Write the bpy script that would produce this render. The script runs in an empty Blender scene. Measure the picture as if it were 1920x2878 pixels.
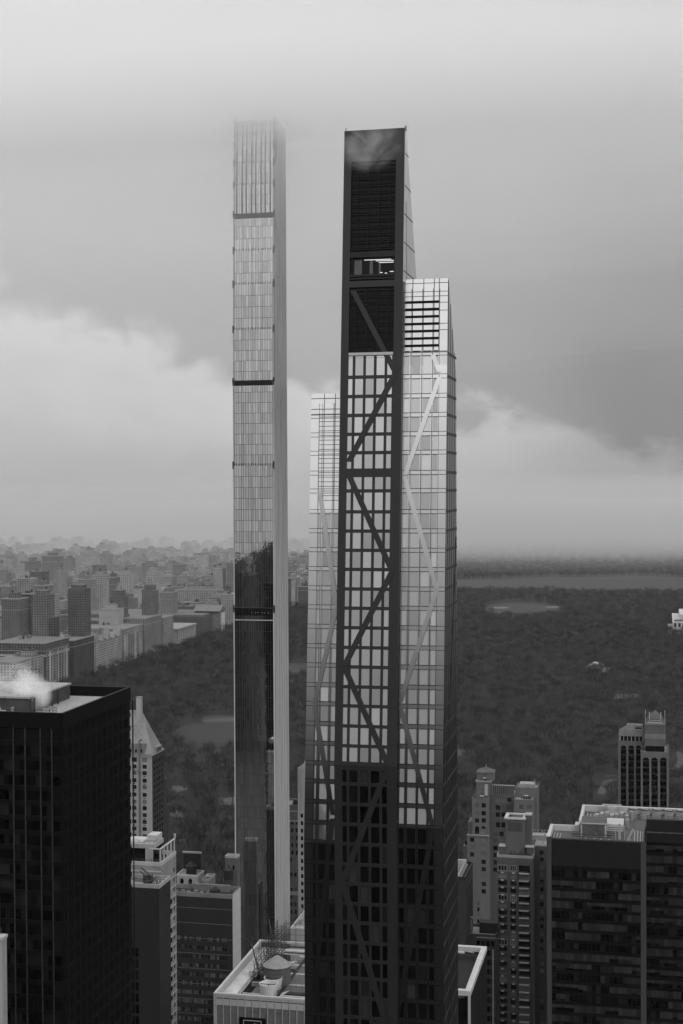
import bpy, math, random
from mathutils import Vector, Matrix
random.seed(7)
sc = bpy.context.scene
COL = sc.collection
# ------------------------------------------------------------------ survey maths
F = 4102.; YAW = math.radians(12.17); PIT = math.radians(1.075); ROLL = .005; H = 259.
fw = Vector((-math.sin(YAW)*math.cos(PIT), math.cos(YAW)*math.cos(PIT), -math.sin(PIT)))
r0 = Vector((math.cos(YAW), math.sin(YAW), 0)); u0 = r0.cross(fw)
RX = r0*math.cos(ROLL)-u0*math.sin(ROLL); UX = u0*math.cos(ROLL)+r0*math.sin(ROLL)
def at(px, py, X=None, Y=None, Z=None):
    d = fw+RX*((px-960)/F)-UX*((py-1439)/F)
    t = X/d.x if X is not None else Y/d.y if Y is not None else (Z-H)/d.z
    return Vector((t*d.x, t*d.y, H+t*d.z))
def proj(p):
    q = Vector(p)-Vector((0, 0, H)); w = q.dot(fw)
    if w <= 1: return (-9999, -9999, 1)
    return (960+F*q.dot(RX)/w, 1439-F*q.dot(UX)/w, w)
cam = bpy.data.cameras.new("camera"); co = bpy.data.objects.new("camera", cam); COL.objects.link(co)
co.matrix_world = Matrix(((RX.x, UX.x, -fw.x, 0), (RX.y, UX.y, -fw.y, 0), (RX.z, UX.z, -fw.z, H), (0, 0, 0, 1)))
cam.sensor_fit = 'VERTICAL'; cam.sensor_height = 24; cam.lens = F/2878*24
cam.clip_start = 1; cam.clip_end = 60000
sc.camera = co
# ------------------------------------------------------------------ materials
MATS = {}
def nt(name):
    m = bpy.data.materials.new(name); m.use_nodes = True; m.node_tree.nodes.clear(); return m, m.node_tree
def N(t, ty, **kw):
    n = t.nodes.new(ty)
    for k, v in kw.items():
        if k in n.inputs: n.inputs[k].default_value = v
        else: setattr(n, k, v)
    return n
def math_(t, op, a, b=None, c=None):
    n = t.nodes.new('ShaderNodeMath'); n.operation = op
    for i, v in enumerate((a, b, c)):
        if v is None: continue
        if isinstance(v, (int, float)): n.inputs[i].default_value = v
        else: t.links.new(v, n.inputs[i])
    return n.outputs[0]
def g3(v): return (v, v, v, 1)
def mapr(t, v, a, b, c, d, smooth=False):
    n = t.nodes.new('ShaderNodeMapRange'); n.clamp = True
    if smooth: n.interpolation_type = 'SMOOTHSTEP'
    t.links.new(v, n.inputs[0])
    for i, x in enumerate((a, b, c, d)):
        if isinstance(x, (int, float)): n.inputs[i+1].default_value = x
        else: t.links.new(x, n.inputs[i+1])
    return n.outputs[0]
def mat(name, v, rough=.8, metal=0, var=.18, scale=.25, streak=False, spec=.3, bump=0, fine=None, rnd=.0):
    """a grey surface: base tone v, mottled by noise, optional vertical rain streaks, optional tone change per object"""
    if name in MATS: return MATS[name]
    m, t = nt(name)
    out = N(t, 'ShaderNodeOutputMaterial'); b = N(t, 'ShaderNodeBsdfPrincipled', Roughness=rough, Metallic=metal)
    b.inputs['Specular IOR Level'].default_value = spec
    tc = N(t, 'ShaderNodeNewGeometry'); mp = N(t, 'ShaderNodeMapping'); t.links.new(tc.outputs['Position'], mp.inputs[0])
    mp.inputs['Scale'].default_value = (1, 1, .12) if streak else (1, 1, 1)
    n1 = N(t, 'ShaderNodeTexNoise', Scale=scale, Detail=6.0, Roughness=.6); t.links.new(mp.outputs[0], n1.inputs['Vector'])
    f = mapr(t, n1.outputs[0], .3, .7, 1-var, 1+var)
    if fine:
        n2 = N(t, 'ShaderNodeTexNoise', Scale=fine, Detail=2.0); t.links.new(tc.outputs['Position'], n2.inputs['Vector'])
        f = math_(t, 'MULTIPLY', f, mapr(t, n2.outputs[0], .3, .7, .7, 1.3))
    if rnd:
        oi = N(t, 'ShaderNodeObjectInfo')
        r = math_(t, 'FRACT', math_(t, 'ADD', oi.outputs['Random'], tc.outputs['Random Per Island']))
        f = math_(t, 'MULTIPLY', f, mapr(t, r, 0, 1, 1-rnd, 1+rnd))
    c = math_(t, 'MULTIPLY', f, v)
    cc = N(t, 'ShaderNodeCombineColor')
    for i in range(3): t.links.new(c, cc.inputs[i])
    t.links.new(cc.outputs[0], b.inputs['Base Color'])
    if bump:
        bn = N(t, 'ShaderNodeBump', Strength=bump, Distance=.1); t.links.new(n1.outputs[0], bn.inputs['Height']); t.links.new(bn.outputs[0], b.inputs['Normal'])
    t.links.new(b.outputs[0], out.inputs[0]); MATS[name] = m
    return m
def glass(name, refl, dark=.01, var=.3, rough=.04, wob=.02, blind=0., blindv=.1, wscale=.15, frk=.5):
    """coated window glass: mirror layer over a dark room, pane to pane variation, slight waviness, some drawn blinds"""
    if name in MATS: return MATS[name]
    m, t = nt(name)
    out = N(t, 'ShaderNodeOutputMaterial'); geo = N(t, 'ShaderNodeNewGeometry'); oi = N(t, 'ShaderNodeObjectInfo')
    r = math_(t, 'FRACT', math_(t, 'ADD', math_(t, 'MULTIPLY', oi.outputs['Random'], 3.7), geo.outputs['Random Per Island']))
    r2 = math_(t, 'FRACT', math_(t, 'MULTIPLY', r, 7.31))
    d = N(t, 'ShaderNodeBsdfDiffuse'); 
    dv = math_(t, 'MULTIPLY', mapr(t, r2, 0, 1, .5, 1.5), dark)
    if blind:
        isb = math_(t, 'LESS_THAN', r, blind)
        dv = math_(t, 'ADD', dv, math_(t, 'MULTIPLY', isb, math_(t, 'MULTIPLY', mapr(t, r2, 0, 1, .5, 1.2), blindv)))
    cc = N(t, 'ShaderNodeCombineColor')
    for i in range(3): t.links.new(dv, cc.inputs[i])
    t.links.new(cc.outputs[0], d.inputs[0])
    g = N(t, 'ShaderNodeBsdfGlossy', Roughness=rough); g.inputs[0].default_value = g3(.95)
    n1 = N(t, 'ShaderNodeTexNoise', Scale=wscale, Detail=2.0); t.links.new(geo.outputs['Position'], n1.inputs['Vector'])
    bn = N(t, 'ShaderNodeBump', Strength=1.0, Distance=wob/wscale*.1); t.links.new(n1.outputs[0], bn.inputs['Height']); t.links.new(bn.outputs[0], g.inputs['Normal'])
    fr = N(t, 'ShaderNodeFresnel', IOR=1.5)
    k = math_(t, 'ADD', math_(t, 'MULTIPLY', mapr(t, r2, 0, 1, 1-var, 1+var), refl), math_(t, 'MULTIPLY', fr.outputs[0], frk))
    mx = N(t, 'ShaderNodeMixShader'); t.links.new(k, mx.inputs[0]); t.links.new(d.outputs[0], mx.inputs[1]); t.links.new(g.outputs[0], mx.inputs[2])
    t.links.new(mx.outputs[0], out.inputs[0]); MATS[name] = m
    return m
def emit(name, v, s):
    if name in MATS: return MATS[name]
    m, t = nt(name); o = N(t, 'ShaderNodeOutputMaterial'); e = N(t, 'ShaderNodeEmission', Strength=s); e.inputs[0].default_value = g3(v)
    t.links.new(e.outputs[0], o.inputs[0]); MATS[name] = m; return m
def citywall(name, v, px=3.4, pz=3.4, wx=.38, wz=.5, wd=.35, rnd=.5):
    """masonry wall of a far building with its window pattern, tone differing from building to building"""
    if name in MATS: return MATS[name]
    m, t = nt(name)
    out = N(t, 'ShaderNodeOutputMaterial'); b = N(t, 'ShaderNodeBsdfPrincipled', Roughness=.85)
    geo = N(t, 'ShaderNodeNewGeometry'); oi = N(t, 'ShaderNodeObjectInfo')
    sp = N(t, 'ShaderNodeSeparateXYZ'); t.links.new(geo.outputs['Position'], sp.inputs[0])
    sn = N(t, 'ShaderNodeSeparateXYZ'); t.links.new(geo.outputs['True Normal'], sn.inputs[0])
    u = math_(t, 'ADD', math_(t, 'MULTIPLY', sp.outputs[0], math_(t, 'ABSOLUTE', sn.outputs[1])), math_(t, 'MULTIPLY', sp.outputs[1], math_(t, 'ABSOLUTE', sn.outputs[0])))
    r = math_(t, 'FRACT', math_(t, 'ADD', oi.outputs['Random'], geo.outputs['Random Per Island']))
    uu = math_(t, 'ADD', math_(t, 'DIVIDE', u, mapr(t, r, 0, 1, px*.85, px*1.3)), r)
    zz = math_(t, 'DIVIDE', sp.outputs[2], pz)
    inu = math_(t, 'LESS_THAN', math_(t, 'ABSOLUTE', math_(t, 'SUBTRACT', math_(t, 'FRACT', uu), .5)), wx/2)
    inz = math_(t, 'LESS_THAN', math_(t, 'ABSOLUTE', math_(t, 'SUBTRACT', math_(t, 'FRACT', zz), .5)), wz/2)
    side = math_(t, 'LESS_THAN', math_(t, 'ABSOLUTE', sn.outputs[2]), .5)
    win = math_(t, 'MULTIPLY', math_(t, 'MULTIPLY', inu, inz), side)
    cell = N(t, 'ShaderNodeTexWhiteNoise'); cv = N(t, 'ShaderNodeCombineXYZ')
    t.links.new(math_(t, 'FLOOR', uu), cv.inputs[0]); t.links.new(math_(t, 'FLOOR', zz), cv.inputs[1]); t.links.new(cv.outputs[0], cell.inputs[0])
    n1 = N(t, 'ShaderNodeTexNoise', Scale=.06, Detail=5.0); t.links.new(geo.outputs['Position'], n1.inputs['Vector'])
    w = math_(t, 'MULTIPLY', math_(t, 'MULTIPLY', mapr(t, n1.outputs[0], .3, .7, .8, 1.2), mapr(t, r, 0, 1, 1-rnd, 1+rnd)), v)
    wc = math_(t, 'MULTIPLY', mapr(t, cell.outputs[0], 0, 1, .25, 1.), v*wd)
    mx = N(t, 'ShaderNodeMix'); t.links.new(win, mx.inputs[0]); t.links.new(w, mx.inputs[2]); t.links.new(wc, mx.inputs[3])
    cc = N(t, 'ShaderNodeCombineColor')
    for i in range(3): t.links.new(mx.outputs[0], cc.inputs[i])
    t.links.new(cc.outputs[0], b.inputs['Base Color']); t.links.new(mapr(t, win, 0, 1, .85, .15), b.inputs['Roughness'])
    t.links.new(b.outputs[0], out.inputs[0]); MATS[name] = m
    return m
# ------------------------------------------------------------------ mesh helpers
class MB:
    def __init__(s): s.v = []; s.f = []
    def quad(s, a, b, c, d):
        n = len(s.v); s.v += [tuple(a), tuple(b), tuple(c), tuple(d)]; s.f.append((n, n+1, n+2, n+3))
    def poly(s, pts):
        n = len(s.v); s.v += [tuple(p) for p in pts]; s.f.append(tuple(range(n, n+len(pts))))
    def box(s, x0, x1, y0, y1, z0, z1):
        if x1 < x0: x0, x1 = x1, x0
        if y1 < y0: y0, y1 = y1, y0
        if z1 < z0: z0, z1 = z1, z0
        n = len(s.v)
        s.v += [(x0, y0, z0), (x1, y0, z0), (x1, y1, z0), (x0, y1, z0), (x0, y0, z1), (x1, y0, z1), (x1, y1, z1), (x0, y1, z1)]
        s.f += [tuple(n+i for i in q) for q in ((0, 3, 2, 1), (4, 5, 6, 7), (0, 1, 5, 4), (1, 2, 6, 5), (2, 3, 7, 6), (3, 0, 4, 7))]
    def obox(s, O, U, V, W):
        O, U, V, W = map(Vector, (O, U, V, W)); n = len(s.v)
        s.v += [tuple(p) for p in (O, O+U, O+U+V, O+V, O+W, O+U+W, O+U+V+W, O+V+W)]
        s.f += [tuple(n+i for i in q) for q in ((0, 3, 2, 1), (4, 5, 6, 7), (0, 1, 5, 4), (1, 2, 6, 5), (2, 3, 7, 6), (3, 0, 4, 7))]
    def prism(s, pts, d):
        """closed outline pts (3D, planar) pushed along vector d"""
        n = len(s.v); k = len(pts); d = Vector(d)
        s.v += [tuple(p) for p in pts]+[tuple(Vector(p)+d) for p in pts]
        s.f.append(tuple(range(n, n+k))); s.f.append(tuple(range(n+2*k-1, n+k-1, -1)))
        for i in range(k): j = (i+1) % k; s.f.append((n+i, n+j, n+k+j, n+k+i))
    def tube(s, p, q, r, r2=None, k=6, cap=True):
        p, q = Vector(p), Vector(q); r2 = r if r2 is None else r2
        a = (q-p).normalized(); e = Vector((0, 0, 1)) if abs(a.z) < .9 else Vector((1, 0, 0)); u = a.cross(e).normalized(); w = a.cross(u)
        n = len(s.v)
        for c, rr in ((p, r), (q, r2)):
            for i in range(k):
                t = 2*math.pi*i/k; s.v.append(tuple(c+(u*math.cos(t)+w*math.sin(t))*rr))
        for i in range(k): j = (i+1) % k; s.f.append((n+i, n+j, n+k+j, n+k+i))
        if cap: s.f.append(tuple(range(n, n+k))); s.f.append(tuple(range(n+2*k-1, n+k-1, -1)))
    def rail(s, pts, h=1.1, n=3, r=.035, post=2.):
        for a, b in zip(pts, pts[1:]):
            a, b = Vector(a), Vector(b)
            for i in range(n): z = Vector((0, 0, h*(i+1)/n)); s.tube(a+z, b+z, r, k=4)
            L = (b-a).length; m = max(1, round(L/post))
            for i in range(m+1): c = a.lerp(b, i/m); s.tube(c, c+Vector((0, 0, h)), r*1.2, k=4)
    def me(s, name):
        m = bpy.data.meshes.new(name); m.from_pydata(s.v, [], s.f); m.update(); return m
    def build(s, name, m, parent=None, smooth=False):
        me = s.me(name); me.materials.append(m)
        if smooth: me.shade_smooth()
        return link(name, me, parent)
def link(name, data, parent=None, M=None):
    o = bpy.data.objects.new(name, data); COL.objects.link(o)
    if parent is not None:
        o.parent = parent; o.matrix_parent_inverse = PINV.get(parent.name, Matrix())
    if M is not None: o.matrix_basis = M
    return o
PINV = {}
def thing(name, label, cat, loc=(0, 0, 0), group=None):
    o = bpy.data.objects.new(name, None); COL.objects.link(o); o.location = loc; o.empty_display_size = 5
    PINV[o.name] = Matrix.Translation(-Vector(loc))
    o['label'] = label; o['category'] = cat
    if group: o['group'] = group
    return o
def tag(o, label, cat, group=None, kind=None):
    if label: o['label'] = label
    if cat: o['category'] = cat
    if group: o['group'] = group
    if kind: o['kind'] = kind
    return o
def structure(o): o['kind'] = 'structure'; return o
# facade sheet with real openings (reveals) --------------------------------------
def facade(mb, O, U, V, W, Hh, opens, rec=.35):
    """O corner, U right, V up (unit); outward normal = U x V; opens = [(u0,u1,v0,v1)]"""
    O, U, V = Vector(O), Vector(U), Vector(V); Nn = U.cross(V)
    us = sorted({0, W} | {round(x, 3) for o in opens for x in o[:2]}); vs = sorted({0, Hh} | {round(x, 3) for o in opens for x in o[2:]})
    us = [u for u in us if 0 <= u <= W]; vs = [v for v in vs if 0 <= v <= Hh]
    ui = {u: i for i, u in enumerate(us)}; vi = {v: i for i, v in enumerate(vs)}
    hole = set()
    P = lambda u, v, d=0: O+U*u+V*v-Nn*d
    for o in opens:
        a, b, c, d = [round(x, 3) for x in o]
        if a not in ui or b not in ui or c not in vi or d not in vi: continue
        for i in range(ui[a], ui[b]):
            for j in range(vi[c], vi[d]): hole.add((i, j))
        for (p, q) in (((a, c), (b, c)), ((b, c), (b, d)), ((b, d), (a, d)), ((a, d), (a, c))):
            mb.quad(P(*p), P(*q), P(*q, rec), P(*p, rec))
    for j in range(len(vs)-1):                                  # merge runs along u
        i = 0
        while i < len(us)-1:
            if (i, j) in hole: i += 1; continue
            k = i
            while k < len(us)-1 and (k, j) not in hole: k += 1
            mb.quad(P(us[i], vs[j]), P(us[k], vs[j]), P(us[k], vs[j+1]), P(us[i], vs[j+1])); i = k
PANE = {}
def panes(parent, items, m, name='window', limit=100, thick=.06):
    """items = [(O,U,V,u0,u1,v0,v1,depth)]; the largest in the picture become window parts, the rest one part"""
    sc_ = []
    for it in items:
        O, U, V, u0, u1, v0, v1, d = it; O, U, V = Vector(O), Vector(U), Vector(V); Nn = U.cross(V)
        c = O+U*(u0+u1)/2+V*(v0+v1)/2; x, y, w = proj(c)
        fac = abs(Nn.dot((c-Vector((0, 0, H))).normalized()))
        s = (u1-u0)*(v1-v0)/w/w*fac if -20 < x < 1940 and -20 < y < 2900 else 0
        sc_.append((s, it))
    sc_.sort(key=lambda q: -q[0])
    rest = MB()
    for k, (s, it) in enumerate(sc_):
        O, U, V, u0, u1, v0, v1, d = it; O, U, V = Vector(O), Vector(U), Vector(V); Nn = U.cross(V)
        o = O+U*u0+V*v0-Nn*d
        if k < limit and s > 0:
            key = (round(u1-u0, 2), round(v1-v0, 2), m.name, name)
            if key not in PANE:
                b = MB(); b.box(0, u1-u0, 0, v1-v0, -thick, 0); me = b.me(name); me.materials.append(m); PANE[key] = me
            link(name, PANE[key], parent, Matrix(((U.x, V.x, Nn.x, o.x), (U.y, V.y, Nn.y, o.y), (U.z, V.z, Nn.z, o.z), (0, 0, 0, 1))))
        else:
            rest.obox(o, U*(u1-u0), V*(v1-v0), -Nn*thick)
    if rest.v: r = rest.build(name+'_rows', m, parent); r['kind'] = 'stuff'
def grid(u0, u1, n, w, v0, v1, rows, h):
    """n columns of w wide openings between u0 and u1; rows of height h between v0 and v1"""
    L = []
    for j in range(rows):
        v = v0+(v1-v0)*(j+.5)/rows-h/2
        for i in range(n):
            u = u0+(u1-u0)*(i+.5)/n-w/2; L.append((u, u+w, v, v+h))
    return L
def block(parent, x0, x1, y0, y1, z1, m, south=(), east=(), gm=None, rec=.35, z0=0, name='wall', limit=100, roofm=None, par=1.2, parm=None, pt=.5):
    """a building mass: south and east walls with openings, plain west and north walls, deck and parapet"""
    mb = MB()
    facade(mb, (x0, y0, z0), (1, 0, 0), (0, 0, 1), x1-x0, z1-z0, south, rec)
    facade(mb, (x1, y0, z0), (0, 1, 0), (0, 0, 1), y1-y0, z1-z0, east, rec)
    mb.quad((x0, y1, z0), (x0, y0, z0), (x0, y0, z1), (x0, y1, z1)); mb.quad((x1, y1, z0), (x0, y1, z0), (x0, y1, z1), (x1, y1, z1))
    o = mb.build(name, m, parent)
    it = [((x0, y0, z0), (1, 0, 0), (0, 0, 1), *q, rec-.02) for q in south]+[((x1, y0, z0), (0, 1, 0), (0, 0, 1), *q, rec-.02) for q in east]
    if it and gm: panes(parent, it, gm, limit=limit)
    rb = MB(); rb.box(x0+.02, x1-.02, y0+.02, y1-.02, z1-par-.4, z1-par); rb.build('roof', roofm or M_roof, parent)
    if par > 0: parapet(parent, x0, x1, y0, y1, z1, par, pt, parm or m)
    return o
def parapet(parent, x0, x1, y0, y1, z, h, t, m, out=.04):
    p = MB(); a, b, c, d = x0-out, x1+out, y0-out, y1+out; e = .06
    p.box(a, b, c, c+t, z-h, z+e); p.box(a, b, d-t, d, z-h, z+e); p.box(a, a+t, c+t, d-t, z-h, z+e); p.box(b-t, b, c+t, d-t, z-h, z+e)
    return p.build('parapet', m, parent)
# ------------------------------------------------------------------ palette
M_asph = mat('asphalt', .05, scale=.02, fine=2.)
M_roof = mat('gravel_roof', .22, fine=3., scale=.3)
M_pale = mat('pale_stone', .3, streak=True, scale=.4)
M_white = mat('white_paint', .38, rough=.6, var=.12, streak=True)
M_lime = mat('limestone', .26, streak=True, var=.14)
M_tan = mat('tan_brick', .2, streak=True, var=.14, fine=3.)
M_brick = mat('dark_brick', .085, streak=True, var=.2, fine=3.)
M_dgrey = mat('dark_grey_cladding', .02, rough=.6, spec=.15, var=.12)
M_black = mat('black_metal', .003, rough=.5, var=.25, spec=.1)
M_bronze = mat('bronze_mullion', .008, rough=.4, metal=.3, var=.1)
M_steel = mat('galvanised_steel', .3, rough=.45, metal=.5)
M_dsteel = mat('dark_steel', .035, rough=.5)
M_terra = mat('terracotta', .42, streak=True, var=.12, rough=.6)
M_copper = mat('patinated_copper', .3, streak=True, var=.2, rough=.6)
G_dark = glass('dark_tinted_glass', .0, .0015, blind=.22, blindv=.014, frk=.1)
G_apt = glass('apartment_glass', .04, .015, blind=.4, blindv=.14)
G_shine = glass('mirror_coated_glass', .46, .04, var=.2, rough=.05, wob=.035, blind=.3, blindv=.16)
G_steinway = glass('bronze_coated_glass', .74, .008, var=.16, rough=.03, wob=.03, wscale=.3)
M_lamp = emit('lamp_glow', 1., .9)
exec_parts = []
# =================================================================== LEFT BLACK TOWER
def black_tower():
    x1 = -150.; y0, y1, z = 352.5, 402., 200.3; x0 = -228.
    T = thing('office_tower', 'black glass office tower with pale gravel roof, filling the lower left corner', 'building', (x1, y0, 0))
    b = MB(); b.box(x0+.3, x1-.3, y0+.3, y1-.3, 0, z-4.4); b.build('core', M_black, T)
    m = MB(); w = MB(); s = MB(); items = []; MBf = MB()
    # thin metal fins, paler on the south face than on the east
    fl = [z-4.2-3.9*k for k in range(1, 52) if z-4.2-3.9*k > 0]
    a = at(38, 2100, Y=y0).x; c = at(70.8, 2100, Y=y0).x; d = at(114, 2100, Y=y0).x; e = at(146, 2100, Y=y0).x
    pit = d-a; xs = []
    for k in range(-9, 1):
        for q in (a, c): xs.append(q+pit*k)
    xs += [d, e]
    for x in xs: m.box(x-.11, x+.11, y0-.28, y0+.1, 0, z-4.0)
    for k in range(int((y1-y0)/4.1)+1): y = y0+2.+k*4.1; q_ = y; MBf.box(x1-.1, x1+.26, y-.09, y+.09, 0, z-4.0)
    MBf.build('east_fin', mat('dull_fin', .012, rough=.5), T); m.build('south_fin', mat('south_fin_metal', .04, rough=.5), T)
    for zz in fl: s.box(x0, x1+.06, y0-.06, y0+.3, zz-.65, zz+.65); s.box(x1-.3, x1+.06, y0+.3, y1, zz-.65, zz+.65)
    s.build('spandrel', M_black, T)
    e2 = MB()
    for k in range(int((y1-y0)/1.37)): y = y0+.64+k*1.37; e2.box(x1-.2, x1+.12, y-.05, y+.05, 0, z-4.1)
    e2.build('mullion', M_bronze, T)
    xs2 = sorted(x for x in xs if x > x0)+[x1-.9]
    for i in range(len(fl)-1):
        lo, hi = fl[i+1]+.65, fl[i]-.65
        for p, q in zip(xs2, xs2[1:]):
            n = max(1, round((q-p)/1.5)); st = (q-p-.3)/n
            for k in range(n): u = p+.15+k*st; items.append(((x0, y0, 0), (1, 0, 0), (0, 0, 1), u-x0+.04, u-x0+st-.04, lo, hi, .12))
        k = 0
        while y0+.64+(k+1)*1.37 < y1-.6:
            u = .64+k*1.37; items.append(((x1, y0, 0), (0, 1, 0), (0, 0, 1), u+.07, u+1.3, lo, hi, .12)); k += 1
    panes(T, items, G_dark)
    # cornice band and roof
    p = MB(); o = .12
    for (A, B, C, D) in ((x0-o, x1+o, y0-o, y0+.6), (x0-o, x1+o, y1-.6, y1+o), (x0-o, x0+.6, y0+.6, y1-.6), (x1-.6, x1+o, y0+.6, y1-.6)): p.box(A, B, C, D, z-4.1, z)
    p.build('parapet', M_black, T)
    r = MB(); r.box(x0+.5, x1-.5, y0+.5, y1-.5, z-3.6, z-2.9); r.build('roof', mat('white_gravel', .26, fine=1.6, scale=.5), T)
    # penthouse on the roof (left, mostly out of the frame)
    px1 = at(165, 1950, Y=y1-14).x; q0 = y1-34; ph = z+1.6
    b = MB(); b.box(x0+6, px1, q0, y1-6, z-2.9, ph-.5); b.build('penthouse', mat('penthouse_panels', .05, var=.3, scale=.4), T)
    b = MB(); b.box(x0+5.6, px1+.4, q0-.4, y1-5.6, ph-.5, ph); b.build('penthouse_roof', mat('white_gravel_b', .27, fine=1.6, scale=.5), T)
    b = MB()
    for k in range(3): b.box(px1-26+0*k, px1-13, q0+2+k*2.6, q0+3.4+k*2.6, ph, ph+.5)
    b.build('vent_louvre', M_dsteel, T)
    b = MB(); X = px1+1
    for k in range(5): b.box(X-.2-k*0, X+.2, q0+1+k*4, q0+1.4+k*4, z-2.9, ph-.4)
    b.build('wall_pier', M_dsteel, T)
    rl = MB(); yy = y0+5.2; rl.rail([(px1-1, y0+1.5, z-2.9), (px1-1, yy+3, z-2.9), (px1+11, yy+3, z-2.9), (px1+11, y0+1.6, z-2.9)], h=3., n=4, r=.06)
    rl.rail([(x0+30, y0+2.3, z-2.9), (px1-1, y0+2.3, z-2.9)], h=3.4, n=3, r=.05, post=4)
    rl.build('railing', M_dsteel, T)
    u = MB()
    for k in range(6):
        X = px1-3-k*5.2; u.box(X-3.6, X, y0+3.2, y0+7.5, z-2.9, z-.9-.3*(k % 2)); u.tube((X-1.8, y0+5.3, z-1), (X-1.8, y0+5.3, z+.1), 1.2, k=14)
    u.build('cooling_unit', M_white, T)
    u = MB()
    for k in range(7): X = px1-2-k*4.6; u.tube((X, y0+2.6, z-2.9), (X, y0+2.6, z+.2+.3*(k % 3)), .09, k=5); u.box(X-.3, X+.3, y0+9, y0+10, z-2.9, z-.3)
    u.build('roof_pipe', M_steel, T)
    u = MB(); X, Yq = px1-8.5, y1-9
    for dx, hh in ((0, 7.4), (-3.2, 3.8), (-5, 2.8)): u.tube((px1-8.5+dx, Yq, ph), (px1-8.5+dx, Yq, ph+hh), .12, .06, k=5)
    u.build('antenna', M_white, T)
    u = MB(); u.tube((-187+19, y1-2, z-2.9), (-187+19, y1-2, z-.1), .16, k=6); u.box(x1-30, x1-29.4, y1-5, y1-4.4, z-2.9, z+.5); u.build('vent_pipe', M_dsteel, T)
black_tower()
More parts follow.
